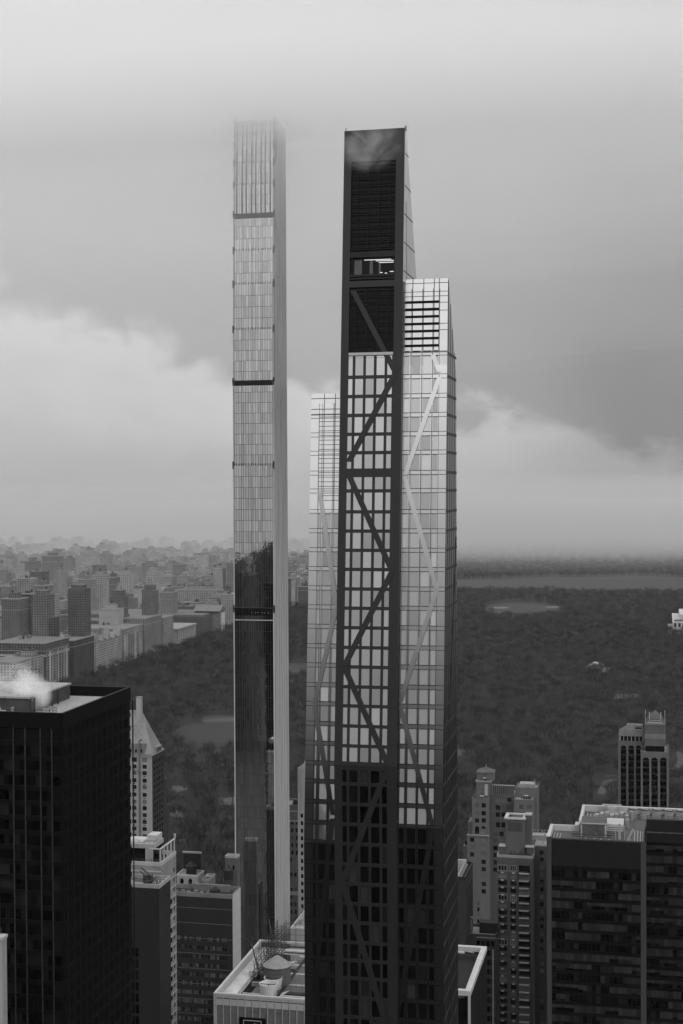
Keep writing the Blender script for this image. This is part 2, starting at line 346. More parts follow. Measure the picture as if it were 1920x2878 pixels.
# =================================================================== THE TWO SKYSCRAPERS
def tapering_tower():
    T = thing('tapering_skyscraper', 'tallest dark skyscraper of three leaning bays with crossing diagonal braces, in the centre foreground', 'building', (-55, 280, 0))
    Y0 = 280.
    xC0 = at(940, 2150, Y=Y0).x; xC1 = at(1115.5, 2150, Y=Y0).x; xR1 = at(1243, 2325, Y=Y0).x; xL0 = at(853.5, 2350, Y=Y0).x
    zbC = at(1030, 2152, Y=Y0).z; zbR = at(1180, 2326, Y=Y0).z; zbL = at(900, 2368, Y=Y0).z
    YCt = Y0*1.0455; YRt = Y0*1.040; YLt = Y0*1.0325
    zCt = at(1060, 364, Y=YCt).z; zRt = at(1200, 784, Y=YRt).z; zLt = at(920, 1106, Y=YLt).z
    class Fc:                                   # one leaning facade: lower upright part, upper part leaning back
        def __init__(s, x0, x1, zb, yt, zt, y0): s.x0, s.x1, s.zb, s.yt, s.zt, s.y0 = x0, x1, zb, yt, zt, y0; s.k = (yt-y0)/(zt-zb)
        def y(s, z): return s.y0+max(0, z-s.zb)*s.k
        def p(s, x, z, d=0):
            return Vector((x, s.y(z)-d, z))
        def z_of(s, px, py):
            a = at(px, py, Y=s.y0)
            if a.z <= s.zb: return a.z
            lo, hi = s.y0, s.yt+6
            for _ in range(40):
                m = (lo+hi)/2; a = at(px, py, Y=m)
                if s.y(a.z) > m: lo = m
                else: hi = m
            return a.z
        def piece(s, mb, x0, x1, z0, z1, d=.25, back=.4, z0b=None, z1b=None):
            """upright or leaning slab on the face, split at the bend; z0b/z1b heights at x1 for sloping pieces"""
            z0b = z0 if z0b is None else z0b; z1b = z1 if z1b is None else z1b
            if z0 < s.zb < z1 and z0b < s.zb < z1b:
                s.piece(mb, x0, x1, z0, s.zb, d, back, z0b, s.zb); s.piece(mb, x0, x1, s.zb, z1, d, back, s.zb, z1b); return
            P = [s.p(x0, z0, d), s.p(x1, z0b, d), s.p(x1, z1b, d), s.p(x0, z1, d)]
            mb.prism(P, (0, d+back, 0))
    C = Fc(xC0, xC1, zbC, YCt, zCt, Y0); Rr = Fc(xC1, xR1, zbR, YRt, zRt, Y0+.5); L = Fc(xL0, xC0, zbL, YLt, zLt, Y0+.5)
    YB = 302.5
    def shell(fc, x0, x1, backs, m, name, inset=.35):
        pr = [(fc.y0+inset, 0), (fc.y0+inset, fc.zb), (fc.yt+inset, fc.zt-.2)]+backs
        b = MB(); b.prism([Vector((x0, y, z)) for y, z in pr], (x1-x0, 0, 0)); return b.build(name, m, T)
    zk = at(1284, 1053, X=xR1).z
    Mc = mat('black_anodised_frame', .015, rough=.4, var=.12, spec=.35)
    Mdark = mat('dark_glazed_core', .003, rough=.3, spec=.15)
    def reflection_ramp(name, stops, rough=.42):  # tone rises with height: the sky reflection is painted into the cladding
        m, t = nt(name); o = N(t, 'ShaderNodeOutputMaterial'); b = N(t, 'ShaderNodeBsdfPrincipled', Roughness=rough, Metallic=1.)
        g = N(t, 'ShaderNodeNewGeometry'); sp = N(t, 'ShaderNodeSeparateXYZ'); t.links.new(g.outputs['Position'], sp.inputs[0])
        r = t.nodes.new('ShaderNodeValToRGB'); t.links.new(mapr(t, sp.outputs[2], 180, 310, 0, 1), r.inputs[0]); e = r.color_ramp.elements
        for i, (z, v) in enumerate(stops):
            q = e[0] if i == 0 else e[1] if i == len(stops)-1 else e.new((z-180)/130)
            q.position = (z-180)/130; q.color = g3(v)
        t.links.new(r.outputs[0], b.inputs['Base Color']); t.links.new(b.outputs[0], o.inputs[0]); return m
    FR = reflection_ramp('painted_reflection_right', [(200, .06), (226, .08), (237, .15), (249, .24), (263, .46), (283, .85)])
    FRb = reflection_ramp('painted_reflection_brace_right', [(200, .05), (226, .06), (237, .10), (249, .09), (263, .18), (272, .6), (283, .85)]); FLb = reflection_ramp('painted_reflection_brace_left', [(198, .04), (212, .07), (226, .14), (248, .38), (265, .55)])
    FL = reflection_ramp('painted_reflection_left', [(198, .05), (212, .10), (226, .30), (248, .68), (265, .8)])
    FS = reflection_ramp('painted_reflection_side', [(205, .03), (228, .06), (250, .22), (270, .45), (290, .7)])
    Mgl = mat('glass_clad_frame', .09, rough=.5, metal=1., var=.06)
    Mgl2 = mat('glass_clad_frame_bright', .8, rough=.45, metal=1., var=.05)
    backC = [(C.yt+1.2, C.zt-.2), (C.yt+14.5, Rr.zt-6), (YB+3, Rr.zt-30), (YB+3, 0)]
    shell(C, xC0+.02, xC1-.02, backC, Mdark, 'core')
    shell(Rr, xC1, xR1-.3, [(Rr.yt+1.0, Rr.zt-.2), (YB-.3, zk), (YB-.3, 0)], Mdark, 'core')
    shell(L, xL0+.3, xC0, [(L.yt+8, L.zt-.2), (YB-.3, L.zt-20), (YB-.3, 0)], Mdark, 'core')
    # ---- floor levels
    by = [995.6, 1059.4, 1113.6, 1166.9, 1220, 1272, 1328.6, 1379.5, 1438.3, 1492.5, 1546.6, 1600.4, 1655.5, 1709.6, 1764.7, 1820.3, 1875, 1931, 1985, 2041.6, 2097.6, 2154, 2205, 2261.7, 2318.9, 2373.6, 2430.8, 2485.5, 2541.7, 2595, 2651, 2702, 2751.6, 2806, 2861]
    zf = [C.z_of(1030, y) for y in by]
    while zf[-1] > 6: zf.append(zf[-1]-3.7)
    # columns (fractions of the bay measured on the photograph)
    wC = xC1-xC0
    def fx(fc, a): return fc.x0+(fc.x1-fc.x0)*a
    cols = {'C': [(.125, .198), (.237, .372), (.41, .545), (.585, .72), (.76, .84)],
            'R': [(.03, .14), (.205, .395), (.45, .64), (.69, .80)],
            'L': [(.29, .355), (.455, .70), (.79, .985)]}
    def frame_of(fc, key, ztop, m, name, bh, thickz=(), split=None):
        mb = MB(); it = []; m2 = MB()
        edges = [0]+[v for c in cols[key] for v in c]+[1]
        for i in range(0, len(edges), 2):
            a, b = fx(fc, edges[i]), fx(fc, edges[i+1])
            if split: fc.piece(mb, a, b, 0, split, d=.2); fc.piece(m2, a, b, split, ztop, d=.2)
            else: fc.piece(mb, a, b, 0, ztop, d=.2)
        for z in zf:
            if z > ztop+.5: continue
            h = bh*(2.6 if any(abs(z-t) < .6 for t in thickz) else 1)
            for (a, b) in cols[key]: fc.piece(m2 if split and z > split else mb, fx(fc, a), fx(fc, b), z-h, z+h, d=.14)
        mb.build(name, m, T)
        for i in range(len(zf)-1):
            z1, z0 = zf[i], zf[i+1]
            if z1 > ztop+.5: continue
            hh = bh*(2.6 if any(abs(z0-t) < .6 for t in thickz) else 1); h1 = bh*(2.6 if any(abs(z1-t) < .6 for t in thickz) else 1)
            for (a, b) in cols[key]:
                x0, x1 = fx(fc, a), fx(fc, b); up = z0 >= fc.zb-1.5
                k = fc.k if up else 0; V = Vector((0, k, 1)).normalized()
                O = fc.p(x0, z0+hh); ln = (z1-h1-z0-hh)/V.z
                it.append((up, (O, Vector((1, 0, 0)), V, 0.01, x1-x0-.01, 0, ln, .02)))
        return it
    zC1 = zf[0]
    itC = frame_of(C, 'C', zC1, Mc, 'frame', .33, (zf[6], zf[21]))
    # right bay: cladding with the sky reflection painted in; starts lower than the centre
    zR1 = zf[0]+.6
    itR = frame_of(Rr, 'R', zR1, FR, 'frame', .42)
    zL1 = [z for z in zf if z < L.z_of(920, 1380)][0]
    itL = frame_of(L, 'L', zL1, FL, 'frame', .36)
    up = [q for u, q in itC+itR+itL if u]; lo = [q for u, q in itC+itR+itL if not u]
    panes(T, up, G_shine, limit=75); panes(T, lo, glass('lower_window_glass', .035, .002, var=.6, wob=.05, blind=.15, blindv=.02, frk=.3), name='dark_window', limit=25)  # lower panes use darker glass: the dark reflection below the bend is painted in
    # horizontal joint lines on right and left bay cladding (two dark seams a floor)
    sm = MB()
    for fc, e0, e1, zt in ((Rr, 0, 1, zR1+2), (L, 0, 1, L.zt-1)):
        for z in zf:
            if z > zt: continue
            for dz in (.42, -.42): fc.piece(sm, fx(fc, e0), fx(fc, e1), z+dz-.05, z+dz+.05, d=.215, back=.02)
    for fc, fr in ((Rr, (.0, .17, .19, .425, .43, .665, .67, .82, )), (L, (.27, .375, .43, .735, .765))):
        for f_ in fr:
            x = fx(fc, f_); fc.piece(sm, x-.035, x+.035, 0, fc.zt-2, d=.212, back=.02)
    sm.build('seam', M_black, T)
    # ---- diagonals
    def diag(fc, pts, w, m, d=.3, first=0):
        for ki, (a, b) in enumerate(pts):
            za, zb_ = fc.z_of(*a), fc.z_of(*b)
            xa = at(a[0], a[1], Y=fc.y(za)).x; xb = at(b[0], b[1], Y=fc.y(zb_)).x
            n = 8; mb = MB()
            for i in range(n):
                t0, t1 = i/n, (i+1)/n; x0, x1 = xa+(xb-xa)*t0, xa+(xb-xa)*t1; z0, z1 = za+(zb_-za)*t0, za+(zb_-za)*t1
                P = [fc.p(x0-w/2, z0, d), fc.p(x0+w/2, z0, d), fc.p(x1+w/2, z1, d), fc.p(x1-w/2, z1, d)]
                mb.prism(P, (0, d+.2, 0))
            mb.build('diagonal_brace', m, T)
    wd = 1.2
    diag(C, [((993, 817), (1111, 1045)), ((1111, 1050), (981, 1297)), ((981, 1335), (1102, 1604)), ((1102, 1606), (968, 1872)), ((968, 1874), (1091, 2150)), ((1089, 2160), (963, 2478)), ((963, 2480), (1086, 2878))], wd, Mc)
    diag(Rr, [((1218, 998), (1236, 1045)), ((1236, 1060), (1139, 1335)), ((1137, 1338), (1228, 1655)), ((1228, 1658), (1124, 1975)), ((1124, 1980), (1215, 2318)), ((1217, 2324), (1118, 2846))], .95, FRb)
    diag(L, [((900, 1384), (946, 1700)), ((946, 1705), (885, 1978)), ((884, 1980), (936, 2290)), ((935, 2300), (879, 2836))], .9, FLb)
    # ---- crown of the centre bay
    k = MB(); zz = lambda y: C.z_of(1060, y)
    fr = .125; fr2 = .86
    C.piece(k, xC0, fx(C, fr), zC1, C.zt, d=.2, back=.8); C.piece(k, fx(C, fr2), xC1, zC1, C.zt, d=.2, back=.8)
    C.piece(k, fx(C, fr), fx(C, fr2), zz(452), C.zt, d=.2, back=.8)
    C.piece(k, fx(C, fr), fx(C, fr2), zz(806), zz(788), d=.2, back=.8)
    k.build('crown_frame', Mc, T)
    k = MB()
    for y0_, y1_, n in ((462, 700, 12), (815, 990, 9)):
        for i in range(n+1):
            z = zz(y0_+(y1_-y0_)*i/n); C.piece(k, fx(C, fr), fx(C, fr2), z-.07, z+.07, d=.05, back=.3); C.piece(k, fx(C, fr), fx(C, fr2), z-1.1, z-1.06, d=.03, back=.3)
        for a in (.237, .41, .585, .76) if True else ():
            C.piece(k, fx(C, a)-.05, fx(C, a)+.05, zz(y1_), zz(y0_), d=.06, back=.3)
    k.build('crown_grille', M_dgrey, T)
    k = MB(); 
    for a, b in ((770, 776), (779, 784)): C.piece(k, fx(C, fr), fx(C, fr2), zz(b), zz(a), d=.16, back=.5)
    C.piece(k, fx(C, fr), fx(C, fr2), zz(722), zz(706), d=.12, back=.5)
    k.build('terrace_band', M_dgrey, T)
    k = MB(); C.piece(k, fx(C, .13), fx(C, .855), zz(998), zz(990), d=.3, back=.3); k.build('sill_band', M_white, T)
    k = MB()
    for (a, b, y) in ((.2, .5, 712), (.36, .80, 729.5), (.55, .84, 733), (.6, .84, 738), (.78, .84, 764), (.62, .66, 766), (.7, .735, 768)):
        C.piece(k, fx(C, a), fx(C, b), zz(y+.9), zz(y-.6), d=.06, back=.2)
    k.build('ceiling_lamp_row', M_lamp, T)
    k = MB()
    for z, a, w_ in ((740, .2, .12), (742, .45, .05), (745, .6, .03)): C.piece(k, fx(C, a), fx(C, a+w_), zz(770), zz(z-10), d=.02, back=.3)
    k.build('plant_room_wall', mat('grey_plant_room', .09), T)
    # ---- louvred crown of the right bay and panelled crown of the left bay
    k = MB(); zr = lambda y: Rr.z_of(1200, y); zl = lambda y: L.z_of(920, y)
    Rr.piece(k, xC1, xR1, zR1, Rr.zt, d=.2, back=.5); k.build('crown_panels', Mgl2, T)
    k = MB()
    for i in range(7): z = zr(849+i*20.4); Rr.piece(k, fx(Rr, .03), fx(Rr, .80), z-.26, z+.26, d=.24, back=.02)
    k.build('louvre_slot', M_black, T)
    k = MB()
    for a in (.02, .2, .45, .69, .805): Rr.piece(k, fx(Rr, a)-.06, fx(Rr, a)+.06, zR1, Rr.zt, d=.25, back=.02)
    for y in (796, 820, 833, 851, 873, 910, 928, 990): Rr.piece(k, xC1, xR1, zr(y)-.05, zr(y)+.05, d=.235, back=.02)
    L.piece(k, fx(L, .27)-.05, fx(L, .27)+.05, zL1, L.zt-4, d=.25, back=.02)
    for a in (.43, .79): L.piece(k, fx(L, a)-.05, fx(L, a)+.05, zL1, L.zt, d=.25, back=.02)
    for i in range(19): z = zl(1172+i*13.); L.piece(k, fx(L, .27), xC0, z-.05, z+.05, d=.235, back=.02)
    for y in (1120, 1150, 1166): L.piece(k, xL0, xC0, zl(y)-.06, zl(y)+.06, d=.24, back=.02)
    k.build('panel_joint', M_black, T)
    k = MB(); L.piece(k, xL0, xC0, zL1, L.zt, d=.2, back=.5); k.build('crown_panels', mat('glass_clad_left', .85, rough=.42, metal=1., var=.05), T)
    # ---- east side: leaning glass cheek of the right bay and of the crown
    def cheek(pts_yz, x, m, name, n):
        b = MB(); b.prism([Vector((x-.3, y, z)) for y, z in pts_yz], (.3, 0, 0)); b.build(name, m, T)
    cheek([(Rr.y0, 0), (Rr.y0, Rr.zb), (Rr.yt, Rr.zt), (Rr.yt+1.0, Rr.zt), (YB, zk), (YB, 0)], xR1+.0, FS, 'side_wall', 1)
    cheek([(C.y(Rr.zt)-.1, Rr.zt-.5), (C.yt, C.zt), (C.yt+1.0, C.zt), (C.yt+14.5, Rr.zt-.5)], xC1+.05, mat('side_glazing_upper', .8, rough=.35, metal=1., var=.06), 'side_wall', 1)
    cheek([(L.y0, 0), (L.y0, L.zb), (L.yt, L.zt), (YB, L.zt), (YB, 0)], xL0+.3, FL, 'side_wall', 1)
    cheek([(C.y(L.zt)-.1, L.zt-.5), (C.yt, C.zt), (C.yt+1.0, C.zt), (C.yt+14.5, Rr.zt-6), (YB+3, Rr.zt-30), (YB+3, L.zt)], xC0+.25, Mc, 'side_wall', 1)
    b = MB()
    for z in zf:
        if z < zk+4: b.box(xR1, xR1+.07, Rr.y(z)+.15, YB-.1, z-.28, z+.28)
    for i in range(1, 8):
        y = Rr.y0+ (YB-Rr.y0)*i/8
        ztop = min(Rr.zb+(y-Rr.y0)/Rr.k if y < Rr.yt else Rr.zt, zk+ (YB-y)*1.7)
        b.box(xR1, xR1+.09, y-.07, y+.07, 0, ztop-.5)
    for z in zf+[C.z_of(1130, y) for y in (430, 520, 600, 680, 760)]:
        if z > Rr.zt: b.box(xC1+.05, xC1+.1, C.y(z)+.1, C.yt+14.5-(z-Rr.zt)*.42, z-.1, z+.1)
    y = C.y(Rr.zt+8)+3; b.box(xC1+.05, xC1+.1, y-.05, y+.05, Rr.zt, Rr.zt+16)
    b.build('side_mullion', M_dsteel, T)
    b = MB(); zs = [0, 62, 124, 186, 248]
    for i, z in enumerate(zs[:-1]):
        for (ya, yb) in ((Rr.y0+1, YB-1),):
            a, c = ((ya, yb) if i % 2 else (yb, ya)); n = 1
            b.obox((xR1, a-.5, z), (.1, 0, 0), (0, 1.0, 0), (0, c-a, 62))
    b.build('side_brace', M_dgrey, T)
    # small masts at the two upper corners
    b = MB(); b.tube((xC0+.2, C.yt+.3, C.zt-.5), (xC0+.2, C.yt+.3, C.zt+.7), .08, k=5); b.tube((xC1+.1, C.yt+.3, C.zt-.6), (xC1+.1, C.yt+.3, C.zt+.5), .14, k=5)
    b.build('corner_mast', M_dsteel, T)
tapering_tower()
def slender_tower():
    y0 = 620.; x0 = at(660, 2200, Y=y0).x; x1 = at(773.5, 2200, Y=y0).x; YB = at(812, 2200, X=x1).y
    T = thing('slender_skyscraper', 'slender stepped skyscraper with ribbed pale side, its top vanishing in low cloud', 'building', (x0, y0, 0))
    tiers = [2900, 1710, 1308, 1074, 926.7, 799.5, 704, 603, 518, 456, 405, 372, 350, 333]
    zt = [0]+[at(715, y, Y=y0+4).z for y in tiers[1:]]
    gb = MB(); items = []; fr = MB(); sp = MB(); rib = MB(); gl = MB(); dk = MB(); fin = MB(); pin = MB(); lamp = MB()
    fh = 4.9
    for i in range(len(zt)-1):
        z0, z1 = zt[i], zt[i+1]; s = i*.62; ys = y0+s; xa = x0; xb = x1+ (0 if i < 7 else -.1*(i-6))
        gb.box(xa+.35, xb-.35, ys+.45, YB-.3-s*.15, z0-.5 if i else 0, z1-.02*i)
        # glazed south face
        nfl = max(1, round((z1-z0)/fh)); st = (z1-z0)/nfl
        xs = [0, .05, .12, .19, .235, .30, .37, .44, .485, .55, .62, .69, .735, .80, .87, .93, 1]
        for j in range(nfl):
            a = z0+j*st
            for p, q in zip(xs, xs[1:]):
                u0, u1 = xa+.5+(xb-xa-1)*p, xa+.5+(xb-xa-1)*q
                items.append(((0, ys, 0), (1, 0, 0), (0, 0, 1), u0+.015, u1-.015, a+.05, a+st-.05, -.02))
            sp.box(xa+.4, xb-.4, ys-.05, ys+.4, a-.07, a+.07)
        for p in xs:
            u = xa+.5+(xb-xa-1)*p; w = .055 if p in (.19, .235, .44, .485, .69, .735) else .035
            if i >= 7: w = .33 if p in (.05, .19, .30, .44, .55, .69, .80, .93) else .05
            fr.box(u-w, u+w, ys-.16, ys+.3, z0, z1+(.9 if 0 < i < 12 else 0))
        # pale corner ribs
        rib.box(xa-.06, xa+.42, ys-.22, ys+1., z0, z1); rib.box(xb-.42, xb+.10, ys-.22, ys+.5, z0, z1)
        # pinnacles at each step
        for xx in (xa-.25, xb-.35): pin.box(xx, xx+.6, ys-.35, ys+1.2, z1-1.5, z1+1.8)
        if i in (0, 2, 6): 
            dk.box(xa+.1, xb-.1, ys-.12, ys+.5, z1-(2.8 if i == 0 else 1.7), z1+.15); dk.box(xa-.3, xb+.2, ys-.5, ys+.9, z1+.1, z1+.55)
            if i == 0:
                for q in range(6): X = xa+8.2+q*1.45+(.4 if q % 2 else 0); lamp.box(X, X+.16, ys-.2, ys-.12, z1-1.6, z1-1.45)
                fin.box(xa+.6, xb-.6, ys-.2, ys-.1, z1-5.0, z1-4.6)
            if i == 2:
                for q in range(7): X = xa+4.5+q*1.6; lamp.box(X, X+.12, ys-.2, ys-.12, z1-1.9, z1-1.8)
    sil = gb.build('core', M_black, T)
    o = fr.build('mullion', mat('bronze_fin', .045, rough=.4, metal=.4), T); sp.build('floor_band', mat('bronze_band', .05, rough=.4, metal=.4), T)
    # terracotta ribs on the east side
    Ztop = zt[-1]; n = 11; ys = y0+.7
    mm = MB()
    for k_ in range(n):
        y = ys+(YB-ys)*(k_+.5)/n; w = (YB-ys)/n*.24
        zz = max(zt[i+1] for i in range(len(zt)-1) if i == 0 or y0+i*.62 <= y-w)
        mm.box(x1-.1, x1+.35+.12*(k_ % 2), y-w, y+w, 0, zz)
    mm.build('terracotta_rib', M_terra, T)
    pn = MB(); wp = MB()
    for i in range(len(zt)-1):
        q_ = y0+i*.62+.5; pn.box(x1-.36, x1+.02, q_, YB-.1, zt[i], zt[i+1]); wp.box(x0-.02, x0+.34, q_, YB-.3, zt[i], zt[i+1])
    pn.build('side_window_strip', mat('side_window_strip', .07, rough=.2), T)
    rib.build('corner_rib', M_terra, T); pin.build('pinnacle', mat('bronze_pinnacle', .05, rough=.5), T); dk.build('terrace_band', M_black, T); fin.build('balustrade', M_white, T); lamp.build('terrace_lamp', M_lamp, T)
    panes(T, items, G_steinway, limit=100)
    wp.build('west_wall', M_terra, T)
slender_tower()
# =================================================================== NEAR BUILDINGS, LEFT HALF
def V_(px, py, **k): return at(px, py, **k)
def one(T, name, o, size, m):
    key = (name, tuple(round(x, 2) for x in size), m.name)
    if key not in PANE:
        b = MB(); b.box(0, size[0], 0, size[1], 0, size[2]); me = b.me(name); me.materials.append(m); PANE[key] = me
    return link(name, PANE[key], T, Matrix.Translation(o))
def rail_on(p, L):
    key = ('railing', round(L, 1))
    if key not in PANE:
        b = MB(); b.rail([(.1, .08, .28), (L-.1, .08, .28)], h=1., n=1, r=.04, post=.8); me = b.me('railing'); me.materials.append(M_dsteel); PANE[key] = me
    o = bpy.data.objects.new('railing', PANE[key]); COL.objects.link(o); o.parent = p
def left_edge_block():
    Y = 330.; a = at(6, 2640, Y=Y)
    T = thing('stone_office_block', 'corner of a pale stone block cut off by the lower left frame edge', 'building', (a.x, Y, 0))
    block(T, a.x-30, a.x, Y, Y+2.6, a.z, M_pale, par=1., roofm=M_dgrey)
    b = MB(); b.box(a.x-30.2, a.x+.25, Y-.2, Y+2.8, a.z-.2, a.z+.5); b.build('coping', M_white, T)
    b = MB(); b.tube((a.x-1.2, Y+2, a.z+.5), (a.x-1.2, Y+2, a.z+2.2), .1, k=5); b.build('vent_pipe', M_dsteel, T)
left_edge_block()
def crane_block():                                   # blank grey tower with a window cleaning crane
    Y = 470.; c = at(447.7, 2487, Y=Y); d = at(479, 2461, X=c.x); x0 = c.x-22
    T = thing('blank_grey_tower', 'plain grey windowless tower with a window cleaning rig on its roof, beside the black tower', 'building', (c.x, Y, 0))
    so = [(22-10.2, 22-7.6, 8+3.9*k, 8+3.9*k+3.2) for k in range(24)]
    block(T, x0, c.x, Y, d.y, c.z, mat('grey_render', .018, var=.1, streak=True, fine=4), south=so, gm=G_dark, par=1.3, parm=M_pale, pt=.35, roofm=mat('dark_roof_membrane', .07, fine=2), rec=.5)
    C = thing('window_cleaning_crane', 'dark window cleaning crane folded on the roof of the grey windowless tower', 'crane', (c.x-5, Y+8, c.z))
    b = MB(); z = c.z-1.3
    b.box(c.x-8, c.x-5.2, Y+6, Y+8.5, z+.6, z+2.6); b.box(c.x-6.5, c.x-4.5, Y+3, Y+5, z, z+1.4); b.build('machine_body', M_dsteel, C)
    b = MB(); b.tube((c.x-9.5, Y+9, z+4.2), (c.x-2.5, Y+3, z+2.4), .35, .2); b.tube((c.x-9.8, Y+8, z+3.6), (c.x-5.5, Y+4.4, z+1.6), .22); b.tube((c.x-5, Y+5, z+.2), (c.x-1.6, Y+2.5, z+3.6), .16); b.build('boom', M_dsteel, C)
    b = MB()
    for k in range(5): b.tube((c.x-6.5+k*1.0, Y+4.2, z), (c.x-5.8+k*.9, Y+5.8, z+2.4-(k % 2)), .1, k=4)
    b.build('strut', M_dsteel, C)
    b = MB(); b.box(c.x-13, c.x-10.8, Y+4, Y+4.2, z, z+1.3); b.tube((c.x-12.8, Y+4, z+.5), (c.x-7.4, Y+4, z+.5), .16); b.tube((c.x-12.8, Y+4, z+.5), (c.x-12.8, Y+4, z+1.9), .16); b.build('roof_pipe', M_white, T)
    b = MB()
    for k in range(4): b.box(c.x-3.4+k*.8, c.x-3+k*.8, Y+4+k*1.4, Y+4.8+k*1.4, z, z+.9+.3*(k % 2))
    b.build('roof_unit', M_pale, T)
crane_block()
def terrace_block():                                 # pale banded apartment tower with roof terrace
    Y = 500.; c = at(452, 2425, Y=Y); x1 = c.x; y1 = at(495, 2400, X=x1).y; z = c.z; x0 = x1-20
    T = thing('terrace_apartment_tower', 'pale banded apartment tower with glazed roof terrace, behind the grey windowless tower', 'building', (x1, Y, 0))
    so = [(20-3.2-k*2.6, 20-1.6-k*2.6, z-7.2, z-4.6) for k in range(6) if k % 4 != 2]
    ea = []
    for k in range(34):
        v = z-7.4-k*3.6
        if v > 2: ea += [(y1-Y-3.2, y1-Y-1.4, v, v+1.7)]+([(2.5, 3.4, v, v+1.6), (5., 5.9, v, v+1.6)] if k in (0,) else [])+([(y1-Y-9, y1-Y-4.2, v-.2, v+1.9)] if 2 < k < 40 and k % 9 != 5 else [])
    block(T, x0, x1, Y, y1, z, mat('pale_brick', .22, fine=4, streak=True), south=so, east=ea, gm=G_dark, par=1.3, parm=M_white, pt=.5, roofm=M_dgrey, limit=60)
    b = MB()
    for k in range(34):
        v = z-8.9-k*3.6
        if v > 2: b.box(x1, x1+.1, Y+.3, y1-.2, v, v+.28); b.box(x0, x1-.1, Y-.1, Y, v, v+.28)
    b.box(x0, x1+.12, Y-.14, Y, z-3.6, z-3.); b.build('string_course', M_white, T)
    # penthouse with dark glass, deep pale fascia and two roof levels
    q0 = Y+5; zz = z+5.4
    b = MB(); b.box(x0, x1-4.5, q0, y1-3, z-1.2, zz-1.6); b.build('penthouse_glazing', glass('penthouse_glass', .02, .008, var=.5), T)
    b = MB(); b.box(x0, x1-4, q0-.6, y1-2.5, zz-1.6, zz); b.box(x1-7.5, x1-4.6, q0-.5, q0+.2, z-1.2, zz-1.6); b.build('penthouse_fascia', M_pale, T)
    b = MB(); b.box(x0, x1-9, q0+1, y1-3, zz+.02, zz+.25); b.box(x1-8, x1-4.2, y1-9, y1-3.4, zz+.02, zz+2.4); b.build('terrace_paving', M_white, T)
    b = MB(); b.rail([(x0, q0+.2, zz), (x1-4.2, q0+.2, zz), (x1-4.2, y1-9, zz)], h=1.2, r=.05); b.rail([(x0, Y+.5, z), (x1-.5, Y+.5, z)], h=1, r=.04, post=3); b.build('railing', M_dsteel, T)
    b = MB()
    for k in range(5):
        y = Y+.6+(y1-Y-1.6)*k/4; b.box(x1-.6, x1-.1, y-.2, y+.3, z, z+4.6)
    b.box(x1-.62, x1-.08, Y+.3, y1-.4, z+4.6, z+5.0); b.box(x1-4.4, x1-.7, Y+.35, Y+.8, z+4.6, z+5.0); b.build('pergola', M_white, T)
    b = MB(); b.tube((x1-.3, y1-.5, z+5), (x1-.3, y1-.5, z+6.6), .35, .45, k=8); b.build('chimney', M_white, T)
    b = MB(); b.obox((x1-6.5, Y+7, z-1), (1.2, 0, 0), (0, 4.5, 3.8), (0, 0, .25)); b.build('roof_stair', M_dsteel, T)
terrace_block()
def dark_hotel():                                    # thin slab, dark glazed south face, white tiled end wall
    Z = 101.; c = at(653, 2515, Z=Z); Y = c.y; x1 = c.x; y1 = at(675.5, 2491, X=x1).y; x0 = at(490, 2510, Y=Y).x-4
    T = thing('slab_hotel', 'dark slab with a white end wall and sunken roof, left of the slender skyscraper', 'building', (x1, Y, 0))
    W = x1-x0; so = []
    for k in range(26):
        v = Z-18.6-3.5*k
        if v < 1: break
        for j in range(5):
            for i in range(4): u = W-2.4-j*4.7-i*1.02; so.append((u-.85, u, v, v+1.6))
    block(T, x0, x1, Y, y1, Z, mat('dark_panel', .02, var=.12, streak=True, rough=.6), south=so, gm=glass('blind_glass', .03, .02, blind=.6, blindv=.11), rec=.15, par=1.6, parm=mat('dark_coping', .16), pt=.4, roofm=M_dgrey)
    b = MB(); b.box(x1, x1+.12, Y+.2, y1, 0, Z-.2); b.build('end_wall', mat('white_end_panels', .42, streak=True, var=.08), T)
    b = MB()
    for k in range(24): b.box(x1+.1, x1+.15, Y+.2, y1, Z-4.1*k-.06, Z-4.1*k)
    for k in range(1, 16): b.box(x0, x1, Y-.05, Y, Z-5.9*k-.1, Z-5.9*k+.1)
    b.build('panel_joint', mat('joint_grey', .12), T)
    b = MB(); b.rail([(x0+1, Y+1.2, Z-1.2), (x1-1, Y+1.2, Z-1.2), (x1-1, y1-1.2, Z-1.2)], h=1.5, n=2, r=.06, post=2.5)
    for k in range(5): b.tube((x0+2+k*1.5, Y+1.3, Z-1.2), (x0+3.6+k*1.5, y1-2, Z+1.6), .09, k=4)
    b.build('railing', M_dsteel, T)
    b = MB()
    for k in range(6): b.box(x0+3+k*2.6, x0+4.3+k*2.6, Y+2+(k % 2), Y+4+(k % 2), Z-1.6, Z-.3)
    b.box(x0+9, x1-3.5, y1-2.4, y1-1.4, Z-1.6, Z+1.0); b.build('roof_unit', mat('roof_unit_grey', .13), T)
    b = MB(); X = x1-8.6; b.tube((X, Y+5, Z-1.6), (X, Y+5, Z+.3), 2.1, k=16); b.tube((X, Y+5, Z+.3), (X, Y+5, Z+1.5), 2.2, .3, k=16); b.build('roof_tank', M_dgrey, T)
dark_hotel()
